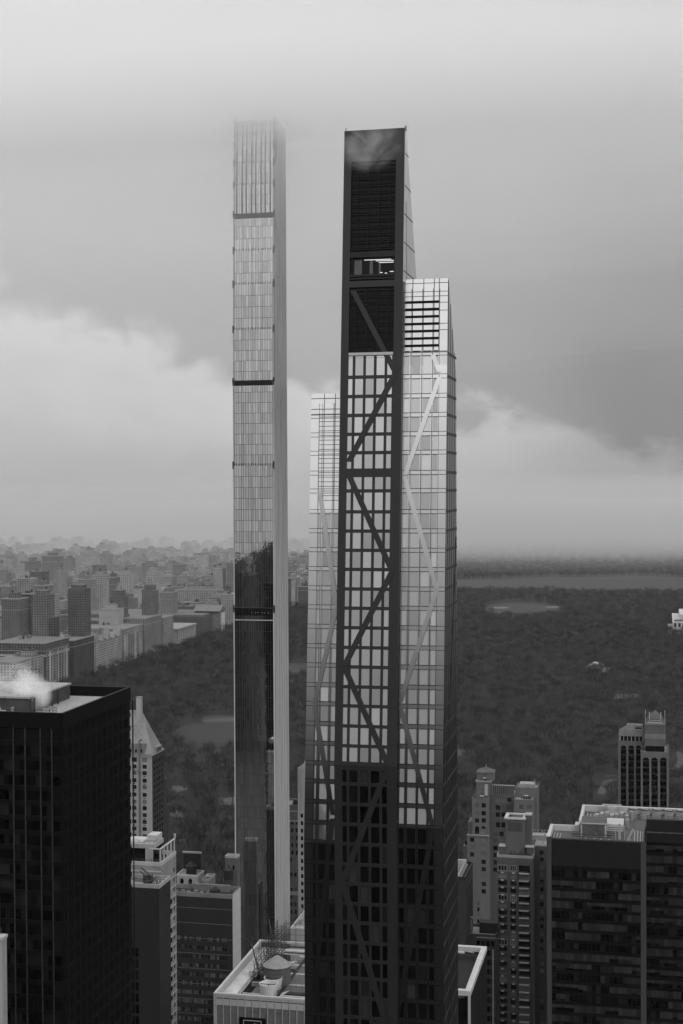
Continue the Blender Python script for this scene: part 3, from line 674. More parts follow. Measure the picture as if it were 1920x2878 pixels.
def cupola_tower():
    Y = 640.; a = at(497, 2457, Y=Y); b_ = at(557, 2459, Y=Y); z = a.z
    T = thing('arched_loft_tower', 'small pale tower with two arched windows and a roof tank, behind the dark slab', 'building', (b_.x, Y, 0))
    W = b_.x-a.x; so = [(W*.15, W*.32, z-6.2, z-2.6), (W*.55, W*.72, z-6.2, z-2.6)]
    block(T, a.x, b_.x, Y, Y+9, z, M_lime, south=so, gm=G_dark, par=.8, parm=M_white, pt=.4)
    m = MB(); d = MB()
    for (u0, u1, v0, v1) in so:
        c = a.x+(u0+u1)/2; r = (u1-u0)/2; d.prism([(c+r*math.cos(t*math.pi/10), Y-.03, v1+r*math.sin(t*math.pi/10)) for t in range(11)], (0, .05, 0))
    d.build('window_arch', M_black, T)
    b = MB(); X = (a.x+b_.x)/2+.6; b.tube((X, Y+4, z-1), (X, Y+4, z+3.2), 2.4, k=14); b.tube((X, Y+4, z+3.2), (X, Y+4, z+5.3), 2.7, .1, k=14); b.build('water_tank', M_dgrey, T)
    b = MB(); b.box(a.x+1.0, b_.x-1, Y+7, Y+7.5, z+1, z+8.2); b.build('screen_wall', M_dgrey, T)
    b = MB(); b.box(a.x+.6, b_.x-.6, Y+6.7, Y+7.7, z+8.2, z+9.); b.build('screen_coping', M_lime, T)
    T = thing('white_roof_annex', 'low white roof annex between the arched loft tower and the mirror skyscraper', 'building', (b_.x+4, Y+4, 0))
    c = at(587, 2472, Y=Y+4)
    block(T, b_.x+.2, c.x, Y+4, Y+14, c.z, M_pale, par=.9, parm=M_white, pt=.3)
    b = MB(); b.box(b_.x+2, b_.x+3.4, Y+6, Y+8, c.z-1, c.z+.9); b.build('roof_unit', M_steel, T)
    Y = 600.; a = at(627, 2410, Y=Y); b_ = at(662, 2412, Y=Y); z = a.z
    T = thing('stair_tower', 'narrow grey brick stair tower with two small windows beside the slender skyscraper', 'building', (b_.x, Y, 0))
    W = b_.x-a.x
    block(T, a.x, b_.x, Y+3, Y+7, z, mat('grey_brick', .08, fine=3, streak=True), south=[(W*.2, W*.36, z-6, z-4), (W*.6, W*.76, z-6, z-4)], gm=G_dark, par=.9, parm=M_lime, pt=.35)
    T = thing('roof_water_tank', 'black cylindrical water tank on stilts in front of the narrow stair tower', 'water tank', (a.x+3, Y, 0))
    X = a.x+2.4; zt = at(640, 2470, Y=Y).z
    b = MB(); b.tube((X, Y, zt), (X, Y, zt+4.), 1.9, k=14); b.tube((X, Y, zt+4.), (X, Y, zt+5.2), 2.1, .2, k=14); b.build('tank', M_dgrey, T)
    b = MB()
    for s in (-1, 1):
        for q in (-1, 1): b.box(X+s*1.2-.15, X+s*1.2+.15, Y+q*1.2-.15, Y+q*1.2+.15, zt-12, zt)
    b.box(X-3.5, X+3.5, Y-2.5, Y+2.5, 0, zt-12); b.build('stand', M_dsteel, T)
cupola_tower()
def copper_tower():                                  # pyramid roofed hotel at the park edge
    Y = 742.; x1 = at(427, 2120, Y=Y).x; z = at(427, 2122, Y=Y).z; y1 = Y+20; x0 = x1-27
    T = thing('pyramid_roofed_tower', 'pale brick tower under a steep seamed pyramid roof with a tall chimney', 'building', (x1, Y, 0))
    W = x1-x0; so = []
    rows = [2135.5, 2155, 2173, 2194, 2213, 2234, 2254, 2272, 2291, 2310, 2330, 2350, 2370, 2390, 2410, 2430]
    for i, py in enumerate(rows):
        v = at(400, py, Y=Y).z
        wd_, hh = (3.0, 2.7) if i == 0 else (2.45, 2.2)
        for px in (377, 406, 350, 322): so.append((at(px+.5, py, Y=Y).x-x0-wd_/2, at(px+.5, py, Y=Y).x-x0+wd_/2, v-hh/2, v+hh/2))
    ea = ()
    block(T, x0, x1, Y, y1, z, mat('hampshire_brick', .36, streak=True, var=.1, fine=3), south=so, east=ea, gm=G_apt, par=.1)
    b = MB(); b.box(x1, x1+.12, Y+.4, y1, 0, z-.3); 
    # darker sheet over the east wall, windows laid onto it
    p = MB()
    p.box(x1, x1+.12, Y+.3, y1, 0, z-.8); p.build('side_wall', mat('dark_side_sheet', .04, streak=True, fine=3), T)
    panes(T, [((x1, Y, 0), (0, 1, 0), (0, 0, 1), *q, -.15) for q in grid(2, 18, 4, 1.5, 6, z-3, 32, 1.7)], G_dark, name='side_window', limit=20)
    b = MB(); b.box(x0-.2, x1+.2, Y-.25, Y+.1, z-.7, z); b.box(x0-.2, x1+.2, Y-.18, Y+.1, z-1.6, z-1.3); b.build('cornice', M_lime, T)
    # attic storey
    b = MB(); za = at(400, 2091, Y=Y+1).z
    facade(b, (x0, Y+.8, z-.1), (1, 0, 0), (0, 0, 1), W-4.2, za-z, [(W-16+i*3.1, W-15+i*3.1, 1, 2.8) for i in range(4)], .3)
    b.quad((x1-4.2, Y+.8, z-.1), (x1-4.2, Y+5, z-.1), (x1-4.2, Y+5, za), (x1-4.2, Y+.8, za)); b.quad((x0, Y+.8, za), (x1-4.2, Y+.8, za), (x1-4.2, Y+5, za), (x0, Y+5, za)); b.build('attic_wall', M_tan, T)
    b = MB()
    for i in range(4): b.box(x0+W-16+i*3.1, x0+W-15+i*3.1, Y+1.08, Y+1.12, z+.9, z+2.7)
    b.build('attic_window', G_dark, T)
    # roof: steep hipped pyramid with ridge
    zr = at(397, 1998, Y=Y+9).z; xr = at(399, 1998, Y=Y+11).x
    e0, e1, f0, f1 = x0+.5, x1-.15, Y+.9, y1-1.5; R1 = (xr, Y+10, zr); R0 = (x0+7, Y+10, zr); z2 = z+.2
    b = MB(); b.poly([(e0, f0, z2), (e1, f0, z2), R1, R0]); b.poly([(e1, f0, z2), (e1, f1, z2), R1]); b.poly([(e1, f1, z2), (e0, f1, z2), R0, R1]); b.poly([(e0, f1, z2), (e0, f0, z2), R0]); b.poly([(e0, f0, z2), (e0, f1, z2), (e1, f1, z2), (e1, f0, z2)])
    r = b.build('pyramid_roof', M_copper, T)
    s = MB(); A = Vector((e0, f0, z2)); Bv = Vector((e1, f0, z2)); R0v, R1v = Vector(R0), Vector(R1)
    n = 22; nn = (Bv-A).cross(R0v-A).normalized()*.12
    for i in range(n+1):
        t = i/n; s.tube(A.lerp(Bv, t)+nn, R0v.lerp(R1v, t)+nn, .07, k=4)
    C_ = Vector((e1, f1, z2)); n2 = (C_-Bv).cross(R1v-Bv).normalized()*.12
    for i in range(14): t = i/14; s.tube(Bv.lerp(C_, t)+n2, R1v.lerp(C_.lerp(Bv, 1), 0)+n2 if i == 0 else Bv.lerp(C_, t).lerp(R1v, .97)+n2, .07, k=4)
    s.tube(Bv, R1v, .18, k=5); s.tube(R0v, R1v, .2, k=5); s.build('standing_seam', mat('seam_copper', .36), r)
    d = MB()
    for i in range(4):
        for q in range(3): t = .3+.16*i+.03*q; d.obox(A.lerp(Bv, t).lerp(R0v.lerp(R1v, t), .22+.2*q)+nn, (.35, 0, 0), (0, .15, .45), (0, -.1, .1))
    d.build('roof_vent', M_dsteel, r)
    b = MB(); cx = at(392, 2000, Y=Y+9).x; b.box(cx-1.35, cx+1.35, Y+7.8, Y+10.4, zr-12, at(392, 1962, Y=Y+8).z); b.build('chimney', mat('pale_chimney', .4, streak=True), T)
    b = MB(); b.box(cx-1.5, cx+1.5, Y+7.65, Y+10.55, at(392, 1962, Y=Y+8).z, at(392, 1959, Y=Y+8).z); b.build('chimney_cap', M_lime, T)
    b = MB(); X = at(393, 2200, Y=Y).x; b.box(X-.45, X+.45, Y-.55, Y, 20, z+6.5); b.tube((X-1.0, Y-.6, z-8.6), (X+1.0, Y-.7, z-9.8), .42, k=8); b.tube((X-.5, Y+.3, z+7), (X+1.2, Y-.2, z+8.4), .45, k=8); b.build('flue_duct', mat('grey_duct', .15), T)
    # low corner dormer and darker rear wing
    b = MB(); b.box(x1-1.5, x1+.4, Y+7, Y+15, z, z+3.); b.build('dormer', M_lime, T)
    b = MB()
    for k in range(3): b.box(x1+.4, x1+.5, Y+7.8+k*2.2, Y+9+k*2.2, z+.5, z+2.5)
    b.build('dormer_window', M_black, T)
    for i, (u0, u1, v0, v1) in enumerate(so[4:]):
        if i % 3 != 1: c = x0+(u0+u1)/2; one(T, 'air_conditioner', (c-.5, Y-.3, v0-.9), (1., .3, .45), M_dsteel)
    b = MB(); dk = mat('dark_wing_brick', .05, streak=True, fine=3)
    zw = at(463, 2170, X=x1+4).z; b.box(x1-6, x1+.2, y1+.05, y1+3, 0, z-17); b.box(x1-6, x1+.4, y1+3.05, y1+7, 0, z-32); b.build('rear_wing', dk, T)
copper_tower()
def essex():
    Y = 800.; z0 = at(100, 1905, Y=Y).z; xr = at(100, 1900, Y=Y).x
    T = thing('brick_hotel', 'brick hotel carrying the big rooftop letters, mostly hidden behind the black office tower', 'building', (xr, Y, 0))
    block(T, xr-42, xr+3, Y, Y+24, z0-5, M_tan, south=grid(2, 43, 9, 1.5, 10, z0-8, 26, 1.9), gm=G_apt, limit=40)
    S = thing('rooftop_sign', 'dark rooftop letter sign reading ESSEX seen from behind, left above the office tower', 'sign', (xr, Y+3, z0-5))
    cu = bpy.data.curves.new('letters', 'FONT'); cu.body = 'ESSEX'; cu.size = 1; cu.extrude = .05; cu.align_x = 'LEFT'; cu.offset = .012
    o = link('letters', cu, S); top = at(95, 1881, Y=Y+3).z; h = (top-z0+.6); wid = at(99, 1900, Y=Y+3).x-at(24, 1900, Y=Y+3).x
    bpy.context.view_layer.update(); dx = o.dimensions.x or 3.2
    sx = wid/dx; sz = h/.70
    # letters face north: mirrored for us
    o.matrix_basis = Matrix(((-sx, 0, 0, xr+1.), (0, 0, 1, Y+3.5), (0, sz, 0, z0-.2), (0, 0, 0, 1)))
    cu.materials.append(mat('sign_black', .012, rough=.6)); bpy.context.view_layer.update()
    me = bpy.data.meshes.new_from_object(o.evaluated_get(bpy.context.evaluated_depsgraph_get())); me.name = 'letters'; mb_ = o.matrix_basis.copy(); bpy.data.objects.remove(o); o = link('letters', me, S, mb_)
    b = MB()
    for i in range(8):
        X = xr+.6-wid*i/7; b.tube((X, Y+4.2, z0-5), (X, Y+4.2, top), .16, k=4); b.tube((X, Y+4.2, top-1), (X, Y+7.4, z0-5), .1, k=4)
    for q in (0, .5, 1.): b.tube((xr+.6-wid, Y+4.1, z0-.5+(h)*q), (xr+.6, Y+4.1, z0-.5+h*q), .11, k=4)
    b.build('scaffold', M_dsteel, S)
essex()
def podium_roof():                                   # white rimmed roof with water tank, bottom centre
    Z = 92.; c = at(601, 2790, Z=Z); x0 = c.x; Y = c.y; y1 = at(731, 2642, X=x0).y; x1 = at(870, 2700, Y=Y).x+22
    T = thing('white_rimmed_office_block', 'white rimmed office block with ribbed walls and crowded roof well, bottom centre', 'building', (x0, Y, 0))
    fr = at(853, 2807, Y=Y)
    W = x1-x0
    b = MB(); b.box(x0+.3, x1, Y+.3, y1-.2, 0, Z-9); b.build('core', M_dgrey, T)
    b = MB(); b.box(x0, x1, Y, Y+.7, Z-3.9, Z-.7); b.box(x0, x0+.7, Y+.7, y1, Z-3.9, Z-.7); b.box(x0, x1, y1-.7, y1, Z-3.9, Z-.7) if False else None; b.build('fascia', mat('pale_panels', .36, streak=True, var=.1), T)
    b = MB(); b.box(x0-.1, x1, Y-.12, Y+.75, Z-.7, Z); b.box(x0-.1, x0+.8, Y+.75, y1-.8, Z-.7, Z); b.box(x0-.1, x1, y1-.8, y1, Z-.7, Z); b.build('coping', M_white, T)
    b = MB(); b.box(x0+.02, x1, Y+.12, Y+.3, 0, Z-3.9); b.box(x0+.02, x0+.3, Y+.3, y1, 0, Z-3.9); w_ = b.build('wall', mat('ribbed_brick', .12, var=.12, fine=5.), T)
    b = MB(); xs = [at(p, 2820, Y=Y).x for p in (627.5, 648, 668.5, 689, 710, 731, 752, 773, 793.5, 814, 834.5, 855)]
    for X in xs: b.box(X-.12, X+.12, Y-.22, Y+.1, 0, Z-.75)
    b.build('rib', M_pale, T)
    b = MB(); b.box(x0-.06, x0+1.0, Y-.08, Y+.1, 0, Z-.72); b.build('corner_pier', M_pale, T)
    b = MB(); b.box(x0, x1, Y-.05, Y+.1, Z-1.75, Z-1.5)
    for k in range(1, 9): b.box(xs[0]+3*k, xs[0]+3*k+3, Y+.06, Y+.12, Z-5.5-6*(k % 3), Z-5.35-6*(k % 3))
    b.build('dark_strip', M_dgrey, T)  # dark grey strips laid along the fascia and wall
    # inner parapet face, walkway deck, roof well
    wz = Z-2.6; g = .8
    xw = x0+6.8
    b = MB(); b.box(x0+g, xw, Y+g, y1-g, wz-.4, wz); b.box(xw, x1, y1-6, y1-g, wz-.4, wz-.05); b.build('walkway_deck', mat('pale_deck', .42, scale=.25, var=.22), T)
    b = MB(); b.box(xw, x1, Y+g, y1-6, wz-7.4, wz-7); b.build('roof_well_floor', M_black, T)
    b = MB(); b.box(xw-.02, xw+.3, Y+g, y1-6, wz-7, wz-.1); b.build('well_wall', M_dgrey, T)
    b = MB()
    for i, yy in enumerate((Y+9., Y+20., Y+31., Y+40)): b.box(xw+.3, x1, yy, yy+1.1, wz-1.6, wz-.2)
    b.build('beam', M_pale, T)
    xm = at(800, 2730, Z=wz).x
    q0 = at(797, 2780, Z=wz); q1 = at(852, 2710, Z=wz)
    b = MB(); b.box(q1.x-1.2+0, q1.x-.2, Y+g, y1-6, wz-1.4, wz-.1); b.build('divider_beam', M_dgrey, T)
    b = MB(); b.box(q1.x-.2, x1, Y+14, y1-8, wz-1.2, wz-.3); b.build('plant_deck', mat('plant_deck', .08, fine=2), T)
    # platform, fans, tank
    e = at(722, 2790, Z=wz); f = at(792, 2790, Z=wz)
    b = MB(); b.box(xw+2.8, xw+12.6, Y+1.6, Y+17, wz-1.4, wz-.6); b.build('plant_platform', mat('plant_platform', .11, fine=2), T)
    def fan(px, py, lab):
        p = at(px, py, Z=wz+3.1); Fn = thing('cooling_fan', lab, 'cooling fan', (p.x, p.y, wz-.6), 'cooling fans on the white rimmed roof')
        R = (at(px+27, py, Z=p.z).x-p.x)
        b = MB(); k = 28; r2 = R*.93; zt, z0_ = wz+3.1, wz-.6
        for i in range(k):
            t0, t1 = 2*math.pi*i/k, 2*math.pi*(i+1)/k
            P = lambda r, t, z: (p.x+r*math.cos(t), p.y+r*math.sin(t), z)
            b.quad(P(R*.86, t0, z0_), P(R*.86, t1, z0_), P(R, t1, zt), P(R, t0, zt)); b.quad(P(r2, t0, zt), P(r2, t1, zt), P(R*.8, t1, z0_+.5), P(R*.8, t0, z0_+.5)); b.quad(P(R, t0, zt), P(R, t1, zt), P(r2, t1, zt), P(r2, t0, zt))
        b.build('fan_stack', mat('white_fan_stack', .5, var=.12), Fn, smooth=True)
        b = MB(); b.tube((p.x, p.y, z0_+.3), (p.x, p.y, z0_+.5), R*.8, k=24); b.build('fan_floor', mat('fan_floor', .25), Fn)
        b = MB(); b.box(p.x-R*.9, p.x+R*.9, p.y-.1, p.y+.1, zt-.5, zt-.3); b.tube((p.x, p.y, z0_+.5), (p.x, p.y, zt-.3), .16, k=8)
        for q in range(6): t = q*math.pi/3+.3; b.obox((p.x, p.y, z0_+1.6), (math.cos(t)*R*.75, math.sin(t)*R*.75, 0), (-math.sin(t)*.4, math.cos(t)*.4, .2), (0, 0, .05))
        b.build('blade', M_dsteel, Fn)
    fan(768, 2746, 'farther of the two round white cooling fans, just before the water tank')
    fan(755, 2763, 'nearer of the two round white cooling fans, close to the front rim')
    p = at(779, 2711, Z=wz+6); R = at(819, 2711, Z=wz+6).x-p.x
    K = thing('rooftop_water_tank', 'large round grey water tank with conical lid in the white rimmed roof well', 'water tank', (p.x, p.y, wz-6))
    b = MB(); b.tube((p.x, p.y, wz-3), (p.x, p.y, wz+6), R*.97, k=36); b.build('tank', mat('weathered_tank', .09, var=.25, streak=True, scale=1.2), K)
    b = MB(); zc = at(779, 2683, Y=p.y).z; b.tube((p.x, p.y, wz+6), (p.x, p.y, zc), R*1.03, .15, k=36); l = b.build('lid', mat('tank_lid', .2, var=.15, scale=1.), K)
    b = MB(); b.tube((p.x, p.y, zc-.1), (p.x, p.y, zc+.9), .3, .1, k=8); b.build('lid_finial', M_dsteel, l)
    b = MB()
    for q in range(7): z = wz-2.5+q*1.3; b.tube((p.x, p.y, z), (p.x, p.y, z+.12), R*.985, k=36, cap=False)
    b.build('hoop', M_dgrey, K)
    # railings and scaffold
    b = MB(); b.rail([(xw, Y+1, wz), (xw, Y+36, wz)], h=1.5, n=3, r=.055, post=1.6); b.build('railing', M_dsteel, T)
    b = MB(); b.rail([(xw+2.8, Y+1.6, wz-.6), (xw+12.6, Y+1.6, wz-.6), (xw+12.6, Y+17, wz-.6)], h=2.3, n=2, r=.05, post=2.4); b.rail([(xw+2.8, Y+1.6, wz-.6), (xw+2.8, Y+17, wz-.6), (xw+12, Y+17, wz-.6)], h=2.3, n=2, r=.05, post=2.4)
    b.rail([(q1.x, Y+15, wz-.2), (q1.x+14, Y+15, wz-.2)], h=2.2, n=2, r=.05); b.build('platform_railing', M_dsteel, T)
    A = thing('roof_scaffold', 'tall dark scaffold gantry running round the far side of the white rimmed roof', 'scaffold', (x0+8, Y+22, wz))
    gx = x0+7.5; ga = Y+19; gb_ = y1-3; top = 9.
    b = MB()
    for dx in (0, 3.2):
        n = 16
        for i in range(n+1):
            yy = ga+(gb_-ga)*i/n; zt = wz+(2.2+top*min(1, i/5.)); b.box(gx+dx-.08, gx+dx+.08, yy-.08, yy+.08, wz-3, zt)
        for lv in range(7):
            z = wz+1.5*lv
            st = ga+(gb_-ga)*max(0, (lv*1.5-2.2)/top*5/16.); b.box(gx+dx-.07, gx+dx+.07, st, gb_, z-.07, z+.07)
    for i in range(17):
        yy = ga+(gb_-ga)*i/16
        for lv in (0, 2, 4, 6):
            if lv*1.5 < 2.3+top*min(1, i/5.): b.box(gx, gx+3.2, yy-.06, yy+.06, wz+1.5*lv-.06, wz+1.5*lv+.06)
        if i % 2 and i < 15: b.tube((gx+3.2, yy, wz), (gx+3.2, yy+3, wz+6), .07, k=4); b.tube((gx, yy+3, wz+1), (gx, yy, wz+7), .07, k=4)
    b.build('steel_frame', M_dsteel, A)
    b = MB(); b.rail([(gx+3.2, gb_, wz+2), (x1, gb_, wz+2)], h=8, n=4, r=.08, post=3.6); b.box(gx+3.4, x1, gb_-.2, gb_+.2, wz+1.4, wz+1.9); b.build('rear_gantry', M_dsteel, A)
    b = MB(); b.box(gx+3.4, x1, gb_-3, gb_-.4, wz+.6, wz+1.0); b.build('gantry_rail', M_white, A)
    b = MB(); b.tube((gx-1.5, ga+14, wz), (gx-4.5, ga+16, wz+8.5), .3, .2, k=6); b.tube((gx+.5, ga+27, wz+4), (gx-1.8, ga+30, wz+13), .3, .2, k=6); b.build('davit_arm', M_dsteel, A)
    b = MB()
    rr = random.Random(4)
    for i in range(26):
        X = xw+rr.uniform(1, 24); yy = Y+rr.uniform(26, y1-Y-8); s_ = rr.uniform(.5, 1.6); b.box(X, X+s_*1.6, yy, yy+s_, wz-3, wz-1.+rr.uniform(0, 1.6))
    b.build('plant_unit', M_pale, T)
    b = MB(); b.box(x0+5., x0+7.6, Y+24.5, Y+26.6, wz, wz+2.2); b.box(xw+3, xw+9, Y+34.5, Y+39, wz-2, wz+.8); b.build('plant_box', M_white, T)
    b = MB()
    for i in range(7): X = xw+10+i*.7; b.tube((xw+9, Y+3+i*.8, wz-.4), (xw+14+i*.2, Y+9+i*.9, wz-.2), .12, k=5)
    b.build('pipe_run', M_steel, T)
    # framed mural board low on the wall, cut by the frame
    B = thing('wall_billboard', 'black framed billboard with white script on the ribbed wall, cut by the bottom edge', 'billboard', (xs[4], Y, Z-12))
    a1, a2 = at(673, 2858, Y=Y-.4), at(747, 2861, Y=Y-.4)
    b = MB(); b.box(a1.x, a2.x, Y-.5, Y-.24, a1.z-9, a1.z); b.build('board', M_black, B)
    w1, w2 = at(684, 2866, Y=Y-.5), at(735, 2869, Y=Y-.5); t = .14
    b = MB(); b.box(w1.x, w2.x, Y-.56, Y-.5, w1.z-t*1.6, w1.z); b.box(w1.x, w1.x+t*1.4, Y-.56, Y-.5, w1.z-7, w1.z-t*1.6); b.box(w2.x-t*1.4, w2.x, Y-.56, Y-.5, w1.z-7, w1.z-t*1.6); b.box(w1.x, w2.x, Y-.56, Y-.5, w1.z-7-t*1.6, w1.z-7); b.build('border', M_white, B)
    b = MB()
    for (u, v, l) in ((.17, .9, .25), (.26, .95, .5), (.34, .8, .3), (.55, .45, .8), (.6, .35, 1.1), (.68, .5, .9), (.74, .85, .6), (.42, 1., .4)):
        X = w1.x+(w2.x-w1.x)*u; b.obox((X, Y-.55, w1.z-.5-v-l), (.12, 0, 0), (0, -.03, 0), (.22*l, 0, l))
    b.build('script_stroke', M_white, B)
podium_roof()
def between_towers():
    Y = 700.; a = at(812, 2262, Y=Y); b_ = at(842, 2262, Y=Y)
    T = thing('brick_apartment_tower', 'dim brick apartment tower in the slot between the two skyscrapers', 'building', (b_.x, Y, 0))
    W = b_.x-a.x+6; z = a.z; so = []
    for k in range(26):
        v = z-10-3.7*k
        if v > 1:
            if k % 9 == 8: continue
            for u in (6.4, 8.6, 10.6) if k > 4 else (7.0, 9.4): so.append((u, u+1.2, v, v+2.1))
    block(T, a.x-6, b_.x, Y, Y+15, z, mat('dim_brick', .12, fine=3, streak=True), south=so, gm=G_apt, par=1)
    b = MB(); b.box(a.x-6.2, b_.x+.2, Y-.3, Y, z-8.3, z-7.6); b.box(a.x-6.2, b_.x+.2, Y-.3, Y, z-3.4, z-2.8); b.box(a.x-6.1, b_.x+.1, Y-.15, Y, z-45, z-43); b.build('cornice', M_lime, T)
    b = MB(); b.box(b_.x-4, b_.x-1, Y+3, Y+5, z-1, z+1.8); b.tube((b_.x-5, Y+2, z-1), (b_.x-3.2, Y+2, z+1.6), .2, k=5); b.build('roof_unit', M_dgrey, T)
    Y = 688.; a = at(836.5, 2160, Y=Y); b_ = at(846, 2160, Y=Y); z = a.z
    T = thing('fluted_stone_tower', 'slim pale fluted tower edge with stepped windows, hard against the tapering skyscraper', 'building', (b_.x, Y, 0))
    b = MB(); x1 = b_.x+22
    so = [(b_.x-a.x-.3, b_.x-a.x+.9, z-24-3.7*k, z-22-3.7*k) for k in range(24) if z-24-3.7*k > 0]
    block(T, a.x, x1, Y, Y+18, z, M_lime, south=so, gm=G_dark, par=.5)
    b = MB()
    for k in range(4): b.tube((a.x+.5+k*.55, Y-.05, z-22), (a.x+.5+k*.55, Y-.05, z+.8), .24, k=8)
    b.build('flute', M_pale, T)
    b = MB(); b.prism([(b_.x, Y+1, z), (b_.x+20, Y+1, z), (b_.x+20, Y+1, z+10), (b_.x+2.2, Y+1, z+5), (b_.x+.6, Y+1, z+1)], (0, 14, 0)); b.build('gable_roof', M_copper, T)
    c = at(812, 2610, Y=610.); d = at(852, 2572, Y=640.)
    T = thing('low_gabled_roof', 'low pale coped roof just above the scaffold between the two skyscrapers', 'building', (c.x, 612, 0))
    block(T, c.x+.2, c.x+9, 612, 648, c.z, M_lime, par=1., parm=M_white)
    b = MB()
    for k in range(3): b.box(c.x+2+k*2, c.x+3.2+k*2, 620+k*5, 622+k*5, c.z-1, c.z+1)
    b.build('roof_unit', M_steel, T)
    # gabled house behind the white end wall
    a = at(678, 2640, Y=640.); T = thing('gabled_stone_house', 'small pointed stone gable peeking out right of the white end wall', 'building', (a.x, 640, 0))
    b = MB(); W = 5.4; b.box(a.x-W, a.x+W*.3, 640, 652, 0, a.z-3); b.build('wall', M_lime, T)
    b = MB(); b.prism([(a.x-W-.4, 639.6, a.z-3), (a.x+W+1, 639.6, a.z-5), (a.x+.2, 639.6, a.z+2)], (0, 13, 0)); b.build('roof', M_dgrey, T)
    b = MB(); b.box(a.x+W*.3, a.x+W*.8, 641, 651, 0, a.z-4.2); b.build('side_wall', M_brick, T)
between_towers()
# =================================================================== NEAR BUILDINGS, RIGHT HALF
def rim_block():
    Z = 96.; c = at(1323, 2786, Z=Z); x1 = c.x; Y = c.y; y1 = at(1369, 2656, X=x1).y; x0 = x1-34
    T = thing('white_coped_block', 'dark block with a broad white coping, right of the tapering skyscraper at the bottom', 'building', (x1, Y, 0))
    b = MB(); b.box(x0, x1-.3, Y+.3, y1-.3, 0, Z-3); b.build('core', M_black, T)
    b = MB(); h = 1.6; e = 1.9
    b.box(x0, x1, Y, Y+e, Z-h, Z); b.box(x1-e, x1, Y+e, y1-e, Z-h, Z); b.box(x0, x1, y1-e, y1, Z-h, Z); b.build('coping', M_white, T)
    b = MB(); b.box(x1-e-.4, x1-e-.02, Y+e, y1-e, Z-5, Z-1); b.build('inner_upstand', M_black, T)
    b = MB(); b.box(x0, x1-e-.4, Y+e, y1-e, Z-5.2, Z-4.8); b.build('roof', mat('dark_roof_membrane', .07, fine=2), T)
    b = MB(); b.box(x1-.9, x1-.05, Y+.0, Y+.5, 0, Z-h); b.build('corner_pier', M_pale, T)
    b = MB(); n = 26
    for i in range(n): y = Y+.8+(y1-Y-1.2)*i/(n-1); b.box(x1-.3, x1+.05, y-.09, y+.09, 0, Z-h-.1)
    b.build('mullion', M_dgrey, T)
    it = [((x0, Y+.3, 0), (1, 0, 0), (0, 0, 1), 34-3.4-k*2.6, 34-1.1-k*2.6, Z-5.5-4*j, Z-2.5-4*j, .0) for k in range(5) for j in range(20)]
    panes(T, it, G_dark)
    zz = Z-4.8; q = at(1293, 2690, Z=zz)
    b = MB(); b.tube((q.x-1.5, q.y, zz), (q.x-1.5, q.y, zz+1.8), 3.2, k=20); b.build('round_skylight', M_white, T)
    b = MB(); b.box(q.x-4, q.x+1.6, q.y-17, q.y-8, zz, zz+1.4); b.tube((q.x-1, q.y-10, zz+1.4), (q.x-1, q.y-10, zz+2.2), 1.1, k=12); b.build('roof_unit', M_pale, T)
    b = MB(); b.tube((q.x+.5, q.y+3, zz+1.6), (q.x+4.8, q.y+1, zz+1.4), .3, k=6); b.tube((q.x+1, q.y+6, zz), (q.x+1, q.y+6, zz+2.4), .25, k=6); b.build('roof_pipe', M_steel, T)
rim_block()
def louvre_roof():
    Y = 585.; c = at(1308, 2466, Y=Y); x1 = c.x; y1 = at(1329, 2419, X=x1).y; z = c.z; x0 = x1-16
    T = thing('narrow_dark_tower', 'narrow dark tower with an open louvred roof beside the tapering skyscraper', 'building', (x1, Y, 0))
    block(T, x0, x1, Y, y1, z, mat('charcoal_cladding', .03, rough=.5, var=.15, streak=True), par=1.2, pt=.5, parm=M_dgrey, roofm=M_black, east=grid(1, y1-Y-1, 5, 1.6, 4, z-6, 26, 2.1), gm=G_dark, limit=60)
    b = MB()
    for k in range(9): b.box(x0+1, x1-1.5, Y+2+k*(y1-Y-4)/9, Y+2.4+k*(y1-Y-4)/9, z-.5, z+.1)
    b.box(x1-3.4, x1-2.9, Y+1, y1-1, z-.4, z+.3); b.box(x1-7.4, x1-7, Y+1, y1-1, z-.4, z+.25); b.build('roof_louvre', M_steel, T)
    b = MB(); b.box(x0+2, x1-2.5, y1-2.2, y1-1, z-1, z+1.2); b.build('roof_unit', M_pale, T)
louvre_roof()
